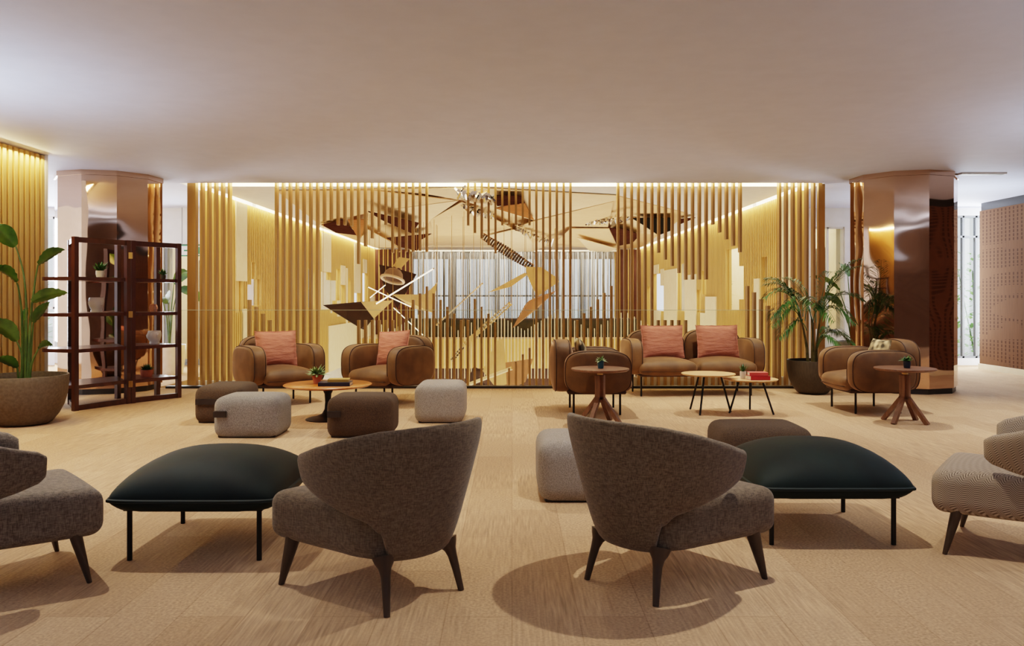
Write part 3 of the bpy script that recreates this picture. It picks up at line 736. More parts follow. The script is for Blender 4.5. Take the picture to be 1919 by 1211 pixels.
# ------------------------------------------------------------------ green velvet poufs on legs
def green(label, x, y):
    t = thing('velvet_pouf', label, 'pouf', (x, y, 0), 0, 'green velvet poufs on legs')
    hx, hy = .385, .375; N = 26; mb = MB(); vs = []; fs = []
    def outline(u, v):
        return hx*u*(1 - .06*(1-abs(v)**2)*0 - .05*(abs(u*v))**6), hy*v*(1 - .05*(abs(u*v))**6)
    top = []; bot = []
    for i in range(N+1):
        for j in range(N+1):
            u = sin((2*i/N - 1)*pi/2); v = sin((2*j/N - 1)*pi/2)
            x_, y_ = outline(u, v)
            dome = ((1-abs(u)**2.5)*(1-abs(v)**2.5))**.5
            top.append((x_, y_, .285 + .175*dome)); bot.append((x_, y_, .285 - .05*min(1, dome*3)))
    vs = top + bot; n1 = N+1
    for i in range(N):
        for j in range(N):
            a = i*n1 + j; fs.append((a, a+n1, a+n1+1, a+1)); b = a + n1*n1; fs.append((b, b+1, b+n1+1, b+n1))
    mb.add(vs, fs).build('cushion', M['velvet_green'], t, True, 180)
    path = []
    for (u0, v0, u1, v1) in ((-1,-1,1,-1),(1,-1,1,1),(1,1,-1,1),(-1,1,-1,-1)):
        for k in range(12):
            q = k/12; x_, y_ = outline(u0+(u1-u0)*q, v0+(v1-v0)*q); path.append((x_, y_, .285))
    MB().tube(path, .009, 6, True).build('piping', M['pipegreen'], t)
    MB().box(-.315,.315,-.315,.315,.228,.242).build('base_frame', M['black'], t, False)
    for sx_ in (-1,1):
        for sy_ in (-1,1): MB().tube([(sx_*.295, sy_*.295, .245), (sx_*.295, sy_*.295, 0)], .012, 10).build('leg', M['black'], t)
    return t
g1 = green('dark green velvet pouf on thin black legs at the left of the left foreground armchair', -1.446, 3.94)
dup(g1, (1.55, 4.165, 0), 0, 'dark green velvet pouf on thin black legs behind the right foreground armchair')

# ------------------------------------------------------------------ rounded wool cube poufs
def cube_pouf(label, x, y, rot, m, dims=(.56,.46,.345), strap=None, r=.078):
    t = thing('cube_pouf', label, 'pouf', (x, y, 0), rot, 'rounded wool cube poufs')
    hx, hy, hz = dims[0]/2, dims[1]/2, dims[2]/2
    MB().rbox((0,0,hz), (hx, hy, hz), r, (.006,.006,.012), 8).build('body', M[m], t, True, 80)
    MB().rbox((0,0,.012), (hx-.035, hy-.035, .012), .011, n=2).build('base', M['strap'], t)
    if strap:
        side, a, b = strap; mb = MB(); zc = dims[2]*.60; n = 8
        for i in range(n):
            u0 = a + (b-a)*i/n; u1 = a + (b-a)*(i+1)/n
            if side == 'y': mb.box(u0, u1, -hy-.022, -hy+.004, zc-.026, zc+.026)
            else: mb.box(hx*side-.006*0-.012, hx*side+.022, u0, u1, zc-.026, zc+.026) if side > 0 else mb.box(-hx-.022, -hx+.012, u0, u1, zc-.026, zc+.026)
        mb.build('strap_handle', M['strap'], t, False)
    return t
cube_pouf('dark brown wool cube pouf farthest left, behind the light grey one', -2.78, 7.83, pi/2, 'wool_brown', strap=(-1, -.20, .20))
cube_pouf('light grey wool cube pouf with dark strap before the low honey wood table', -2.255, 6.99, 0, 'wool_light', strap=('y', -.262, -.155))
cube_pouf('dark brown wool cube pouf right of the light grey one, before the honey wood table', -1.295, 6.99, 0, 'wool_brown', strap=('y', -.262, -.15))
cube_pouf('grey wool cube pouf below the second velvet armchair', -.69, 7.83, pi/2, 'wool_grey', (.56,.47,.365))
cube_pouf('grey wool cube pouf half hidden behind the right foreground armchair', .405, 4.92, pi/2, 'wool_grey', (.58,.5,.35))
cube_pouf('dark brown wool cube pouf behind the right green velvet pouf', 1.63, 5.30, 0, 'wool_brown', (.585,.48,.36))

# ------------------------------------------------------------------ velvet lounge chairs and sofa
def outline_path(h, v, r, n=6):                    # rounded rectangle in (a,b)
    out = []
    for (cx, cy, a0) in ((h-r, v-r, 0), (-h+r, v-r, pi/2), (-h+r, -v+r, pi), (h-r, -v+r, 3*pi/2)):
        for k in range(n+1): a = a0 + pi/2*k/n; out.append((cx + r*cos(a), cy + r*sin(a)))
    return out
def nrb(c, half, r, puff, n=8):                    # thick upholstered slab
    return MB().rbox(c, half, r, puff, n)
def slab(name, t, c, half, axis, cr, puff):
    """upholstered slab: thin along axis, rounded outline of radius cr, soft edge, piping on both faces"""
    ax = axis; a, b = (ax+1) % 3, (ax+2) % 3
    th, ha, hb = half[ax], half[a], half[b]; rings = []; prof = []
    E = 9
    for i in range(E+1):                           # from centre of face -t to face +t
        pass
    outl = outline_path(1, 1, .3, 8)
    NP = 48
    def ol(scale_in, k):
        g = 2*pi*k/NP
        e = 2/3.6
        x_ = sgnpow(cos(g), e)*(ha - scale_in); y_ = sgnpow(sin(g), e)*(hb - scale_in)
        return x_, y_
    stations = []                                  # (inset fraction, thickness offset)
    for s_ in (-1, 1):
        seq = []
        for q in (0, .25, .5, .7, .85, .95): seq.append((q, s_*(th + puff*(1-q*q)) ))
        if s_ < 0: stations += seq + [(.985, -th*.80), (1.0, -th*.45), (1.006, 0)]
        else: stations += [(1.0, th*.45), (.985, th*.80)] + list(reversed(seq))
    for (q, off) in stations:
        ring = []
        for k in range(NP):
            x_, y_ = ol(0, k); q_ = max(q, .002)
            p = [0,0,0]; p[ax] = c[ax] + off; p[a] = c[a] + x_*q_; p[b] = c[b] + y_*q_; ring.append(Vector(p))
        rings.append(ring)
    o = MB().ring(rings).build(name, M['velvet'], t, True, 60)
    pp = MB()
    for s_ in (-1, 1):
        path = []
        for k in range(NP):
            x_, y_ = ol(0, k); p = [0,0,0]; p[ax] = c[ax] + s_*th*.86; p[a] = c[a] + x_*.985; p[b] = c[b] + y_*.985; path.append(Vector(p))
        pp.tube(path, .0052, 6, True)
    pp.build('piping', M['piping'], o)
    return o
def lounge(label, loc, rot, W=.85, seats=1, group='caramel velvet lounge armchairs', name='lounge_armchair', cat='armchair', dz=0):
    t = thing(name, label, cat, (loc[0], loc[1], 0), rot, group)
    h = W/2; z0 = .225 + dz
    for s in (-1, 1):
        slab('armrest', t, (s*(h-.085), 0.0, z0+.215), (.072, .335, .215), 0, .1, .042)
    bw = (W - .20)/seats
    for i in range(seats):
        cx = -h + .10 + bw*(i+.5)
        slab('backrest', t, (cx, .345, z0+.26), (bw/2, .08, .265), 1, .1, .05)
        # seat cushion
        MB().rbox((cx, -.035, z0+.085), ((W-.29)/seats/2+.012, .325, .068), .062, (0,.01,.055), 8).build('seat', M['velvet'], t, True, 80)
        hw = (W-.29)/seats/2
        MB().tube([(cx-hw, -.20, z0+.052),(cx-hw+.01, -.33, z0+.052),(cx-hw+.03, -.357, z0+.052),(cx+hw-.03, -.357, z0+.052),(cx+hw-.01, -.33, z0+.052),(cx+hw, -.20, z0+.052)], .006, 6).build('piping', M['piping'], t)
    MB().rbox((0, .0, z0+.005), (h-.14, .30, .022), .02, n=3).build('base', M['piping'], t)
    lx = h - .155; 
    for s in (-1, 1):
        for q in (-.235, .235): MB().tube([(s*lx, q, z0-.005), (s*lx, q, 0)], .0115, 10).build('leg', M['black'], t)
    return t
ch = lounge('caramel velvet armchair with pink cushion at the far left of the slat screen', (-2.635,9.05), R(38))
dup(ch, (-1.40,9.05,0), R(-33), 'caramel velvet armchair with pink cushion right of the honey wood table, turned left')
dup(ch, (.86,8.38,0), R(90), 'caramel velvet armchair seen side on behind the walnut side table with teal pot')
dup(ch, (3.74,8.48,0), R(-87), 'caramel velvet armchair before the right mirrored pillar, facing left')
lounge('caramel velvet two seat sofa with two pink cushions', (2.21,9.90), R(4), 1.66, 2, None, 'sofa', 'sofa', .03)

def pillow(label, loc, rot, tilt, m, w=.45, h=.45, th=.075, group=None, roll=0, fringe=True):
    t = thing('cushion', label, 'cushion', loc, rot, group)
    N = 18; fr = []; bk = []
    Mx = Matrix.Rotation(tilt, 4, 'X') @ Matrix.Rotation(roll, 4, 'Y')
    for i in range(N+1):
        for j in range(N+1):
            u = 2*i/N - 1; v = 2*j/N - 1
            pin = 1 - .06*(1-u*u)*abs(v)**3 ; pin2 = 1 - .06*(1-v*v)*abs(u)**3
            x_ = w/2*u*pin2; z_ = h/2*v*pin + h/2
            d_ = th*max(0, (1-abs(u)**2.2)*(1-abs(v)**2.2))**.55
            wob = .006*noise.noise((u*2.5+loc[0]*7, v*6, 1.0+loc[1]))
            fr.append(Mx @ Vector((x_, -d_-wob-.004, z_))); bk.append(Mx @ Vector((x_, d_*.8+.004, z_)))
    n1 = N+1; fs = []
    for i in range(N):
        for j in range(N):
            a = i*n1+j; fs.append((a, a+n1, a+n1+1, a+1)); b = a+n1*n1; fs.append((b, b+1, b+n1+1, b+n1))
    edge = [j*n1 for j in range(n1)] + [N*n1 + j for j in range(1, n1)] + [j*n1+N for j in range(N-1, -1, -1)] + [j for j in range(N-1, 0, -1)]
    for a, b in zip(edge, edge[1:] + edge[:1]): fs.append((a, b, b+n1*n1, a+n1*n1))
    MB().add(fr + bk, fs).build('cover', M[m], t, True, 75)
    if fringe:
        mb = MB(); ed = [fr[i].lerp(bk[i], .5) for i in edge]; c0 = Mx @ Vector((0,0,h/2))
        n = len(ed)
        vs = []; f2 = []
        for i, p in enumerate(ed):
            o = (p - c0).normalized()*(.012 + .006*((i*37) % 5)/5); vs += [p, p + o]
        for i in range(n): j = (i+1) % n; f2.append((2*i, 2*j, 2*j+1, 2*i+1))
        mb.add(vs, f2).build('fringe', M[m], t, False)
    return t
def rel(c, rot, x, y): return (c[0] + x*cos(rot) - y*sin(rot), c[1] + x*sin(rot) + y*cos(rot))
pk = 'dusty pink fringed cushions'
SZ = .225 + .175
def relp(c, rot, x, y, z): q = rel(c, rot, x, y); return (q[0], q[1], z)
pillow('dusty pink cushion on the far left velvet armchair', relp((-2.635,9.05), R(38), 0, .05, SZ+.015), R(30), R(-13), 'pink', .45, .395, .07, pk)
pillow('dusty pink cushion on the velvet armchair right of the honey wood table', relp((-1.40,9.05), R(-33), .0, .05, SZ+.015), R(-33), R(-13), 'pink', .44, .395, .07, pk, roll=R(-4))
pillow('dusty pink cushion on the left seat of the sofa', relp((2.21,9.90), R(4), -.33, .05, SZ+.045), R(4), R(-13), 'pink', .52, .40, .07, pk)
pillow('dusty pink cushion on the right seat of the sofa', relp((2.21,9.90), R(4), .37, .05, SZ+.045), R(4), R(-13), 'pink', .52, .40, .07, pk)
pillow('small pale patterned cushion in the velvet armchair behind the walnut table with teal pot', relp((.86,8.38), R(90), .05, .09, SZ+.055), R(90), R(-16), 'pattern', .36, .32, .06, 'small patterned cushions', fringe=False)
pillow('small pale patterned cushion in the velvet armchair before the right pillar', relp((3.74,8.48), R(-87), .02, .09, SZ+.05), R(-87), R(-16), 'pattern', .38, .31, .06, 'small patterned cushions', fringe=False)

# ------------------------------------------------------------------ tables
tt = thing('coffee_table', 'low round honey wood table on a black tulip foot', 'table', (-1.80, 7.83, 0))
MB().lathe([(.001,.325),(.40,.325),(.425,.338),(.425,.342),(.42,.346),(.001,.346)], 64).build('tabletop', M['orangewood'], tt)
MB().lathe([(.215,0),(.215,.006),(.19,.016),(.12,.03),(.06,.055),(.034,.10),(.028,.17),(.034,.25),(.06,.305),(.085,.325)], 40).build('pedestal', M['black'], tt)
TT = .346
def trestle(label, x, y, rot):
    t = thing('side_table', label, 'side table', (x, y, 0), rot, 'walnut side tables on four splayed legs')
    MB().lathe([(.001,.495),(.255,.495),(.275,.508),(.275,.517),(.272,.52),(.001,.52)], 56).build('tabletop', M['walnut'], t)
    MB().lathe([(.02,.452),(.028,.458),(.028,.488),(.05,.495)], 20).build('collar', M['brass'], t)
    for i in range(4):
        a = pi/4 + i*pi/2; c, s = cos(a), sin(a); u = (c, s, 0)
        MB().bar((c*.026, s*.026, .455), (c*.026, s*.026, .225), .040, .040, u).bar((c*.026, s*.026, .245), (c*.215, s*.215, .0), .040, .036, (0,0,1)).build('leg', M['walnut'], t, False)
    return t
s1 = trestle('walnut side table with teal pot before the side on velvet armchair', .836, 7.60, R(12))
dup(s1, (3.75, 7.64, 0), R(-8), 'walnut side table with navy pot before the armchair at the right pillar')
def lowtable(label, x, y, z, legs):
    t = thing('occasional_table', label, 'side table', (x, y, 0), 0, 'low round oak tables by the sofa')
    MB().lathe([(.001,z-.016),(.262,z-.016),(.275,z-.006),(.275,z-.002),(.273,z),(.001,z)], 56).build('tabletop', M['oak'], t)
    MB().lathe([(.05,z-.024),(.15,z-.024),(.15,z-.016),(.05,z-.016)], 32).build('under_ring', M['black'], t)
    for a, rb in legs:
        MB().tube([(.13*cos(a), .13*sin(a), z-.02), (rb*cos(a), rb*sin(a), 0)], .0105, 8).build('leg', M['black'], t)
lowtable('taller empty round oak table in front of the sofa', 2.035, 8.30, .405, [(R(122),.26),(R(238),.26),(R(2),.235)])
lowtable('lower round oak table holding the red books', 2.47, 8.29, .352, [(R(193),.24),(R(75),.235),(R(-42),.25)])

# ------------------------------------------------------------------ small plants and books
def tuft(n, L, w, spread, seed, z0=0, curl=.3):
    r = random.Random(seed); mb = MB()
    for i in range(n):
        a = i*2.399 + r.uniform(-.2,.2); el = spread*(.25 + .75*(i+.5)/n); l = L*r.uniform(.75,1.1)
        d = Vector((cos(a)*sin(el), sin(a)*sin(el), cos(el))); s = d.cross(Vector((0,0,1)));
        s = s.normalized() if s.length > 1e-4 else Vector((1,0,0)); b = Vector((0,0,z0)); nrm = s.cross(d)
        p1 = b + d*l*.5 + nrm*0; p2 = b + d*l + Vector((0,0,-curl*l*sin(el)))
        mb.add([b, p1 + s*w, p2, p1 - s*w, p1 + nrm*w*.5], [(0,1,4),(1,2,4),(2,3,4),(3,0,4)])
    return mb
def potted(name, label, loc, prof, pm, plant, zsoil, lm='leafpale', rs=.03, rim=True):
    t = thing(name, label, 'plant', loc)
    pt = MB().lathe(prof, 28).build('pot', M[pm], t)
    MB().lathe([(.001,zsoil-.004),(rs,zsoil-.004),(rs,zsoil),(.001,zsoil)], 20).build('soil', M['soil'], t)
    plant.build('foliage', M[lm], t, False)
    return t
pf = [(.001,0),(.032,0),(.046,.065),(.051,.066),(.053,.09),(.046,.09),(.044,.07),(.001,.065)]
potted('potted_plant', 'small leafy plant in terracotta pot on the honey wood table', (-1.92,7.88,TT), pf, 'terracotta', tuft(46,.135,.018,1.45,1,.07,.15), .072, 'leafpale', .044)
def smallpot(r, h): return [(.001,0),(r*.8,0),(r,h*.5),(r,h),(r*.86,h),(r*.86,h*.8),(.001,h*.8)]
potted('potted_succulent', 'small succulent in teal pot on the walnut side table', (.84,7.58,.52), smallpot(.032,.075), 'teal', tuft(22,.075,.012,1.4,2,.06), .064, 'leafpale', .027)
potted('potted_succulent', 'small leafy plant in navy pot on the right walnut side table', (3.76,7.62,.52), smallpot(.033,.065), 'navy', tuft(18,.085,.018,1.1,3,.05), .056, 'leaf', .028)
potted('potted_succulent', 'spiky plant in white pot beside the red books on the low oak table', (2.39,8.28,.352), smallpot(.032,.075), 'ceramic', tuft(16,.10,.010,.7,4,.06,.0), .064, 'leafdark', .027)
def book(label, loc, rot, w, d, h, cov, group, strip=None):
    t = thing('book', label, 'book', loc, rot, group)
    MB().box(-w/2+.004, w/2-.004, -d/2+.003, d/2-.004, .003, h-.003).build('pages', M['paper'], t, False)
    MB().box(-w/2, w/2, -d/2, d/2, 0, .003).box(-w/2, w/2, -d/2, d/2, h-.003, h).box(-w/2, w/2, -d/2, -d/2+.003, 0, h).build('cover', M[cov], t, False)
    return t
gb = 'books on the honey wood table'
b1 = book('navy book at the bottom of the pile on the honey wood table', (-1.70,7.72,TT), R(3), .30, .22, .034, 'book_navy', gb)
b2 = book('smaller ochre book on top of the navy book', (-1.672,7.74,TT+.034), R(5), .20, .15, .026, 'book_gold', gb)
book('red book at the bottom of the pile on the low oak table', (2.515,8.18,.352), R(2), .20, .15, .042, 'book_red', 'books on the low oak table')
book('coral red book on top of the red book', (2.51,8.185,.394), R(-5), .185, .135, .034, 'book_pink', 'books on the low oak table')

# ------------------------------------------------------------------ big planters
def paddle(base, tip, width, droop, twist, n=14):
    """one paddle leaf: from base to tip, midrib sagging by droop"""
    b = Vector(base); t_ = Vector(tip); d = t_ - b; mb = MB(); side = d.cross(Vector((0,0,1)))
    side = side.normalized() if side.length > 1e-4 else Vector((1,0,0))
    upv = side.cross(d).normalized(); side = (Matrix.Rotation(twist, 4, d.normalized()) @ side); upv = (Matrix.Rotation(twist, 4, d.normalized()) @ upv)
    vs = []; fs = []; m = 5
    for i in range(n+1):
        q = i/n; c = b + d*q + Vector((0,0,1))*(droop*4*q*(1-q))
        w = width*(sin(pi*min(1,q*.94+.06))**.75)*(1-.25*q)
        if i == n: w = .002
        for j in range(-m, m+1):
            u = j/m; rip = .06*width*sin(q*40 + 2*abs(u))*abs(u)
            vs.append(c + side*(w*u) + upv*(w*.35*abs(u)**1.3 + rip))
    k = 2*m+1
    for i in range(n):
        for j in range(k-1): a = i*k+j; fs.append((a, a+1, a+k+1, a+k))
    return mb.add(vs, fs)
px0, py0 = -4.60, 7.55
pp = thing('potted_plant', 'tall bird of paradise plant in a round brown bowl planter at left', 'plant', (px0, py0, 0))
prof = [(.001,0),(.19,0),(.235,.02),(.29,.09),(.335,.18),(.36,.28),(.372,.38),(.375,.455),(.372,.462),(.358,.462),(.352,.43),(.35,.40),(.001,.40)]
MB().lathe(prof, 56).build('planter', M['stonepot'], pp)
MB().lathe([(.001,.40),(.348,.40),(.348,.412),(.001,.418)], 40).build('soil', M['soil'], pp)
def L3(px, py, dd=0): return at(px, py, py0 + dd) - Vector((px0, py0, 0))
leaves = [ # stem points (px,py,depth) ..., leaf tip, width, droop, twist
 ([(48,700,.0),(50,580,.02),(44,510,.04),(30,462,.05)], (-20,424,-.15), .10, .03, 1.0),
 ([(42,700,.05),(42,600,.02),(36,545,-.02),(32,530,-.03)], (-14,503,-.12), .11, .03, .5),
 ([(52,700,-.02),(58,600,.0),(66,530,.02),(72,496,.02)], (122,468,.22), .085, .02, -.9),
 ([(50,700,.06),(54,640,.03),(58,590,-.02),(60,566,-.04)], (128,549,.05), .085, .02, -.8),
 ([(55,700,.02),(60,640,.05),(63,605,.06)], (94,566,.15), .07, .01, -.9),
 ([(40,700,-.04),(42,668,-.08),(32,640,-.12)], (-22,600,-.3), .105, .03, .7),
 ([(56,702,-.06),(60,682,-.08),(72,655,-.1)], (100,648,-.02), .075, .02, -.6),
 ([(36,702,-.1),(33,690,-.14)], (-10,672,-.3), .075, .02, .6),
 ([(46,700,.08),(46,640,.1),(47,600,.1)], (52,575,.12), .05, .0, .3),
]
for st, tip, w, dr, tw in leaves:
    P3 = [L3(a, b, c) for a, b, c in st]; P3[0].z = .41
    # smooth the stem
    path = []
    for i in range(len(P3)-1):
        for k in range(5):
            q = k/5; p0 = P3[max(i-1,0)]; p1 = P3[i]; p2 = P3[i+1]; p3 = P3[min(i+2,len(P3)-1)]
            path.append(.5*((2*p1) + (p2-p0)*q + (2*p0-5*p1+4*p2-p3)*q*q + (3*p1-p0-3*p2+p3)*q**3))
    path.append(P3[-1])
    n = len(path); s_ = MB().tube(path, [.013 - .007*i/n for i in range(n)], 7).build('stem', M['stem'], pp)
    paddle(P3[-1], L3(*tip), w, dr, tw).build('leaf', M['leaf'], pp)

def frond(base, ang, L, rise, droop, nl, seed, ll=.26):
    """pinnate palm frond as one mesh"""
    r = random.Random(seed); mb = MB(); b = Vector(base); pts = []
    h = Vector((cos(ang), sin(ang), 0))
    for i in range(13):
        q = i/12; pts.append(b + h*(L*(.30*q + .70*q*q)*.85) + Vector((0,0, L*(rise*q - droop*q*q*q))))
    mb.tube(pts, [.007 - .005*i/12 for i in range(13)], 5)
    for i in range(nl):
        q = .30 + .70*(i+.5)/nl; k = q*12; a = int(min(11, k)); p = pts[a].lerp(pts[a+1], k-a); t_ = (pts[a+1]-pts[a]).normalized()
        s = t_.cross(Vector((0,0,1))).normalized()
        for sg in (-1, 1):
            l = ll*(sin(pi*(.18+.78*(q-.3)/.7))**.7)*r.uniform(.85,1.1)
            d = (s*sg*.75 + t_*.62 + Vector((0,0,.12+r.uniform(-.15,.15)))).normalized(); w = s.cross(d); w = d.cross(Vector((0,0,1))).normalized()*.0085
            m1 = p + d*l*.5; e = p + d*l + Vector((0,0,-.35*l))
            mb.add([p, m1 + w, e, m1 - w], [(0,1,2,3)])
    return mb
kx, ky = 3.725, 9.92
kp = thing('potted_palm', 'green palm in a dark round planter beside the slat screen', 'plant', (kx, ky, 0))
MB().lathe([(.001,0),(.15,0),(.19,.025),(.24,.09),(.28,.18),(.30,.28),(.308,.38),(.308,.415),(.296,.415),(.29,.37),(.001,.37)], 56).build('planter', M['darkpot'], kp)
MB().lathe([(.001,.37),(.288,.37),(.288,.38),(.001,.385)], 40).build('soil', M['soil'], kp)
rr = random.Random(12)
canes = [(-.05,.02,-.16,.0,.62),(.0,-.03,-.02,-.02,.55),(.05,.02,.10,.0,.60),(.02,.06,.04,.08,.50)]
for i, (x0, y0, x1, y1, h) in enumerate(canes):
    MB().tube([(x0,y0,.375),(x0*.9+x1*.1,y0,.55),((x0+x1)/2,(y0+y1)/2,.78),(x1,y1,.375+h)], [.02,.018,.013,.009], 8).build('stem', M['palmstem'], kp)
FR = [ # base xyz, angle deg, length, rise, droop
 ((-.16,0,.98), 180, .52, 1.15, .75), ((-.15,0,.96), 215, .50, 1.1, .95), ((-.16,.02,.98), 140, .50, 1.35, .6), ((-.12,0,.95), 250, .46, 1.1, .9), ((-.16,0,.97), 165, .48, 1.45, .5),
 ((-.16,0,.93), 200, .5, .7, .9), ((-.02,-.02,.92), 120, .55, 1.4, .45), ((.0,-.02,.9), 290, .45, 1.0, 1.0), ((-.10,-.02,.9), 270, .42, 1.3, .8), ((-.16,0,.95), 190, .46, .95, 1.0),
 ((.10,0,.96), 12, .68, 1.30, .38), ((.10,0,.95), 345, .58, 1.0, .65), ((.10,.02,.96), 50, .56, 1.45, .45), ((.09,0,.92), 320, .5, .8, .9), ((.10,0,.94), 30, .5, 1.1, .8), ((.10,0,.96), 5, .62, 1.5, .35),
 ((.04,.08,.86), 170, .52, 1.35, .5), ((.04,0,.88), 240, .42, 1.2, .8), ((.05,-.03,.60), 350, .50, .85, .85), ((.05,0,.58), 20, .46, 1.0, .7), ((.05,-.03,.56), 300, .42, .9, .8), ((-.08,-.02,.78), 195, .46, .8, 1.0)]
for i, (b, a, l, ri, dr) in enumerate(FR):
    frond(b, R(a), l, ri, dr, 22, 40+i, .26).build('frond', M['leafdark'], kp, False)
# bird of paradise beyond the right slats
q = thing('potted_plant', 'leafy plant in grey pot beyond the palm by the right window', 'plant', (5.35, 12.6, 0))
MB().lathe([(.001,0),(.2,0),(.24,.3),(.24,.5),(.22,.5),(.22,.46),(.001,.46)], 32).build('planter', M['grey'], q)
MB().lathe([(.001,.46),(.215,.46),(.215,.47),(.001,.475)], 24).build('soil', M['soil'], q)
for (a, l, h) in ((2.8,.45,1.1),(3.4,.5,.75),(.4,.5,1.2),(1.5,.4,1.4),(4.6,.5,.9),(5.5,.45,1.0)):
    tp = Vector((cos(a)*.18, sin(a)*.18, .47+h*.75))
    MB().tube([(0,0,.46),(cos(a)*.06, sin(a)*.06,.47+h*.4), tp], [.014,.011,.007], 6).build('stem', M['stem'], q)
    paddle(tp, tp + Vector((cos(a)*l, sin(a)*l, .22)), .10, .05, .4).build('leaf', M['leaf'], q)
q = thing('potted_plant', 'broad leaved plant in white pot near the glass door behind the shelf screen', 'plant', (-5.35, 12.5, 0))
MB().lathe([(.001,0),(.2,0),(.24,.3),(.24,.45),(.22,.45),(.22,.41),(.001,.41)], 32).build('planter', M['ceramic'], q)
MB().lathe([(.001,.41),(.215,.41),(.215,.42),(.001,.425)], 24).build('soil', M['soil'], q)
for (a, l, h, dz_) in ((0.1,.42,1.2,-.25),(3.3,.5,1.1,.2),(1.4,.45,1.3,.2),(5.0,.45,.9,.1)):
    tp = Vector((cos(a)*.12, sin(a)*.12, .42+h*.75))
    MB().tube([(0,0,.41),(cos(a)*.04, sin(a)*.04,.42+h*.4), tp], [.014,.011,.007], 6).build('stem', M['stem'], q)
    paddle(tp, tp + Vector((cos(a)*l, sin(a)*l, dz_)), .11, .06, .8).build('leaf', M['leaf'], q)

# ------------------------------------------------------------------ folding shelf screen
A = Vector((-4.585, 8.40, 0)); B_ = Vector((-4.31, 8.97, 0)); D_ = Vector((-3.96, 9.50, 0)); E_ = Vector((-4.93, 8.93, 0))
sc = thing('shelf_screen', 'dark mahogany folding shelf screen at left before the mirrored pillar', 'shelf', A)
def post(p, name='post', h=1.83, s=.05, ang=0):
    o = MB().box(-s/2, s/2, -s/2, s/2, 0, h).build(name, M['mahogany'], sc, False); o.location = p - A; o.rotation_euler = (0,0,ang); return o
dAB = (B_-A).normalized(); dBD = (D_-B_).normalized(); dAE = (E_-A).normalized()
aAB = atan2(dAB.y, dAB.x); aBD = atan2(dBD.y, dBD.x); aAE = atan2(dAE.y, dAE.x)
post(A, ang=aAB); B2 = B_ + dBD*.058; post(B_, ang=aAB); post(B2, ang=aBD); post(D_, ang=aBD); post(E_, ang=aAE)
def rail(p, q, z, th=.055):
    MB().bar(p - A + Vector((0,0,z)), q - A + Vector((0,0,z)), .032, th).build('rail', M['mahogany'], sc, False)
for p, q in ((A, B_), (B2, D_), (A, E_)):
    rail(p, q, 1.80); rail(p, q, .03)
SH = [1.41, 1.025, .645, .265]
K1 = Vector((-4.64, 9.42, 0)); K2 = Vector((-5.02, 8.60, 0)); K3 = Vector((-4.62,9.62,0)); K4 = Vector((-4.30,9.70,0))
def shelfpoly(pts, z):
    MB().prism([((p-A).x, (p-A).y) for p in pts], z-.038, z).build('shelf_board', M['mahogany_top'], sc, False)
for z in SH:
    shelfpoly([A + dAB*.026, B_ - dAB*.026, K1, E_ + Vector((-.06,.02,0)), K2 + Vector((-.03,.0,0)), K2 + Vector((.02,-.06,0)), A + dAE*.0 + Vector((-.03,.02,0))], z)
    shelfpoly([B2 + dBD*.026, D_ - dBD*.026, K4, K3], z - .005)
post(K1, ang=aAB); post(K4, ang=aBD)
for z in (1.66, 1.0, .22):
    MB().box(-.02,.02,-.012,.012,-.035,.035).build('hinge', M['brass'], sc, False).location = (B_ + B2)/2 - A + Vector((.02,-.028,z))
def headvase(label, loc, rot, s=1.0):
    t = thing('head_vase', label, 'vase', loc, rot, 'white head shaped vases')
    mb = MB(); n = 28; prof = [(.056,0),(.062,.004),(.060,.02),(.058,.032),(.066,.05),(.074,.08),(.079,.11),(.078,.14),(.073,.162),(.069,.166),(.066,.160),(.060,.145),(.001,.135)]
    rings = []
    for r, z in prof:
        ring = []
        for j in range(n):
            a = 2*pi*j/n; f = max(0, cos(a + pi/2)); rr_ = r
            if .04 < z < .17 and r > .045:
                rr_ *= 1 + .05*f                           # face
                if abs(sin((a+pi/2)/2)) < .13 and .075 < z < .12: rr_ *= 1.17   # nose
                if .118 < z < .15 and .25 < abs(((a+pi/2+pi) % (2*pi)) - pi) < .6: rr_ *= .93  # eye sockets
                if .055 < z < .072 and f > .93: rr_ *= 1.05                       # lips
            ring.append((rr_*cos(a)*s*.92, rr_*sin(a)*s, z*s))
        rings.append(ring)
    MB().ring(rings).build('vase', M['ceramic'], t, True, 60)
    for sg in (-1, 1):
        MB().rbox((sg*.072*s, .008*s, .105*s), (.008*s,.014*s,.024*s), .007*s, n=2).build('ear', M['ceramic'], t)
    return t
headvase('white head vase on the second shelf of the left screen panel', (-4.62, 8.90, 1.025), R(-20))
headvase('white head vase on the third shelf of the right screen panel', (-4.22, 9.45, .64), R(-45), .95)
potted('potted_plant', 'small leafy plant in pale pot on the top shelf of the screen', (-4.62,8.98,1.41), smallpot(.045,.08), 'ceramic', tuft(20,.15,.022,1.0,7,.06,.1), .066, 'leaf', .038)
potted('potted_plant', 'dark succulent in terracotta pot on the lowest shelf of the screen', (-4.30,9.42,.26), smallpot(.07,.08), 'terracotta', tuft(40,.10,.014,1.2,8,.06,.0), .066, 'leafdark', .06)
potted('potted_plant', 'small pot of leaves on the top shelf of the right screen panel', (-4.14,9.5,1.405), smallpot(.03,.05), 'darkpot', tuft(10,.10,.02,1.0,9,.04,.1), .042, 'leafdark', .026)
wr = thing('wire_sculpture', 'small copper wire mask on the second shelf of the right screen panel', 'ornament', (-4.22,9.42,1.02), R(-40))
mb = MB()
for i in range(7):
    k = i/6; mb.tube([((.085-.02*abs(k-.5))*cos(a*pi/10)*(.6+.4*sin(pi*k)), .03*sin(a*pi/10), .01 + .075*k) for a in range(20)], .004, 5, True)
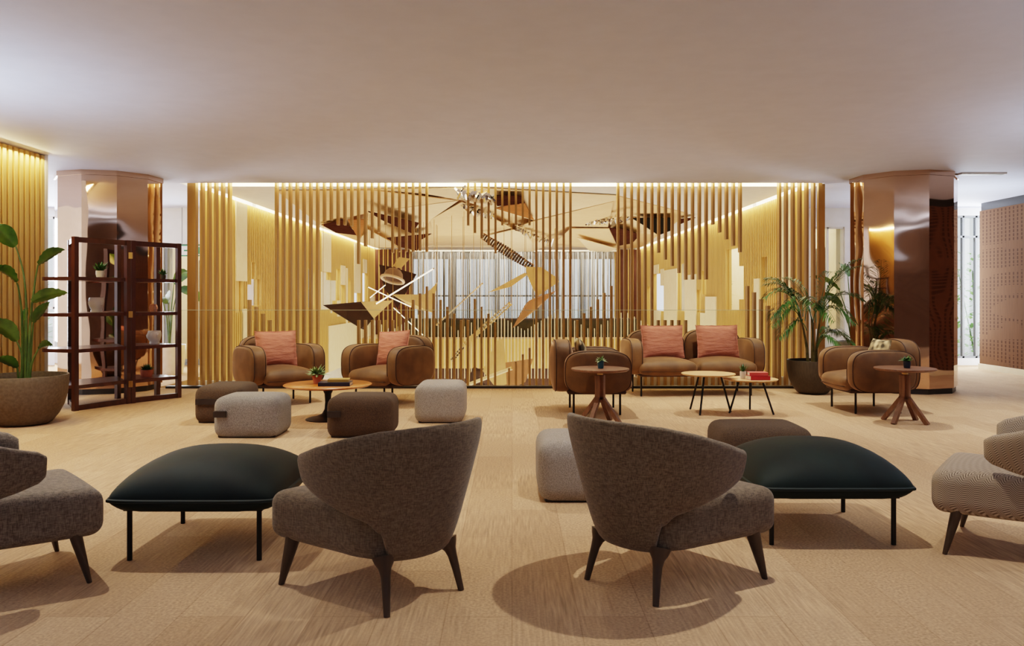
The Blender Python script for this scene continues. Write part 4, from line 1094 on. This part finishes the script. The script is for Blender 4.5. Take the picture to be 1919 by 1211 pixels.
for i in range(6):
    a = i*pi/3; mb.tube([(.07*cos(a), .025*sin(a), 0), (.082*cos(a), .03*sin(a), .045), (.06*cos(a), .02*sin(a), .09)], .004, 5)
mb.build('wire_frame', M['copper'], wr)

# emergency exit sign by the glass door
sg = thing('exit_sign', 'small green bordered exit sign above the glass door at left', 'sign', (-5.75, 13.9, 2.0))
MB().box(-.02,.38,-.012,.012,-.10,.10).build('border', M['signgreen'], sg, False)
MB().box(.0,.36,-.016,-.012,-.08,.08).build('face', M['white'], sg, False)
MB().box(.06,.20,-.019,-.016,-.012,.012).add([(.20,-.019,-.045),(.27,-.019,0),(.20,-.019,.045)], [(0,1,2)]).box(.29,.34,-.019,-.016,-.06,.06).build('arrow', M['signgreen'], sg, False)
MB().tube([(.02,0,.1),(.02,0,.75)], .006, 6).tube([(.34,0,.1),(.34,0,.75)], .006, 6).build('hanger', M['grey'], sg)

# ------------------------------------------------------------------ lights
WARM = (1, .90, .77)
def spot(x, y, e, size=88, blend=.55, z=CEIL-.02, col=WARM, r=.022, tx=None, ty=None):
    l = bpy.data.lights.new('downlight', 'SPOT'); l.energy = e; l.spot_size = R(size); l.spot_blend = blend; l.color = col; l.shadow_soft_size = r
    o = bpy.data.objects.new('downlight', l); C.objects.link(o); o.location = (x, y, z)
    if tx is not None: o.rotation_euler = Vector((tx-x, ty-y, -z)).to_track_quat('-Z','Y').to_euler()
    return o
def area(x, y, z, sx_, sy_, e, rot=(0,0,0), col=WARM):
    l = bpy.data.lights.new('area_light', 'AREA'); l.shape = 'RECTANGLE'; l.size = sx_; l.size_y = sy_; l.energy = e; l.color = col
    o = bpy.data.objects.new('area_light', l); C.objects.link(o); o.location = (x, y, z); o.rotation_euler = rot; return o
SP = 135
for (x, y, k) in ((1.15,3.65,.95),(-2.35,4.25,.9),(-.1,4.6,.2),(-1.8,8.5,1.15),(.95,8.45,1.05),(2.4,9.2,1.0),(3.75,8.25,1.1),(-.2,6.3,1.0),(3.2,5.6,1.0),(-3.6,6.3,.95),(.2,1.6,.12),(5.8,7.4,.8),(6.2,3.6,.6),(-3.6,1.5,.2)):
    spot(x, y, SP*k)
# cove light grazing the slats and walls
area(-.1, 11.02, CEIL+.13, 8.4, .12, 110, (0,0,0), (1,.80,.42))
area(XL+.06, 18.9, CEIL+.13, .10, 15, 150, (0,0,0), (1,.84,.52))
area(XR-.06, 18.9, CEIL+.13, .10, 15, 150, (0,0,0), (1,.84,.52))
area(-5.05, 6.9, CEIL-.03, .06, 3.6, 60, (0,R(-25),0), (1,.76,.36))
# atrium ambient (lower floor light bouncing up) and daylight in the corridors
area(-.1, 17.5, -2.9, 6, 9, 420, (pi,0,0), (1,.90,.76))
area(-8.7, 13.8, 1.5, 2.6, 2.2, 330, (R(-90),0,0), (.92,.96,1))
area(8.4, 13.8, 1.5, 2.6, 2.2, 260, (R(-90),0,0), (.92,.96,1))
area(-5.5, 13.7, 1.2, .9, 1.8, 40, (R(-90),0,0), (.9,.96,1))
for X in (XL-.9, XR+.9): area(X, 19.5, CEIL-.06, .8, 10, 130, (0,0,0), (1,.94,.82))  # added lamps lighting the closed corridors behind the fin walls
# added lamp brightening the low white boards behind the slats
area(-.1, 10.95, -.85, 8.2, .06, 45, (R(70),0,0), (1,.95,.86))
# added fill spots aimed up, out of view, washing the ceiling with neutral light
for (x, y, e) in ((-4.3,2.0,105),(-4.3,5.4,105),(4.6,2.6,150),(6.0,6.2,125),(2.6,-2.0,175),(-2.6,-2.0,175),(6.6,11.4,70),(-7.6,11.2,90)):
    o = spot(x, y, e, 165, .6, 1.7, (.74,.87,1), .12); o.rotation_euler = (pi,0,0); o.name = 'ceiling_fill'
# added lamp to brighten the silver bead curtain
area(0, 24.2, CEIL-.06, 6, .3, 110, (R(25),0,0), (1,.95,.86))

w = bpy.data.worlds.new('world'); bpy.context.scene.world = w; w.use_nodes = True
bg = w.node_tree.nodes['Background']; bg.inputs['Color'].default_value = (.93,.97,1,1); bg.inputs['Strength'].default_value = 1.3

cam = bpy.data.cameras.new('camera'); co = bpy.data.objects.new('camera', cam); C.objects.link(co)
co.location = (0, 0, HC); co.rotation_euler = (R(90), 0, 0)
cam.sensor_width = 36; cam.sensor_fit = 'HORIZONTAL'; cam.lens = F/1919*36; cam.shift_y = -(605.5-HY)/1919; cam.clip_start = .05; cam.clip_end = 200
bpy.context.scene.camera = co
vs_ = bpy.context.scene.view_settings
vs_.view_transform = 'Filmic'; vs_.look = 'Medium High Contrast'; vs_.exposure = 0.2
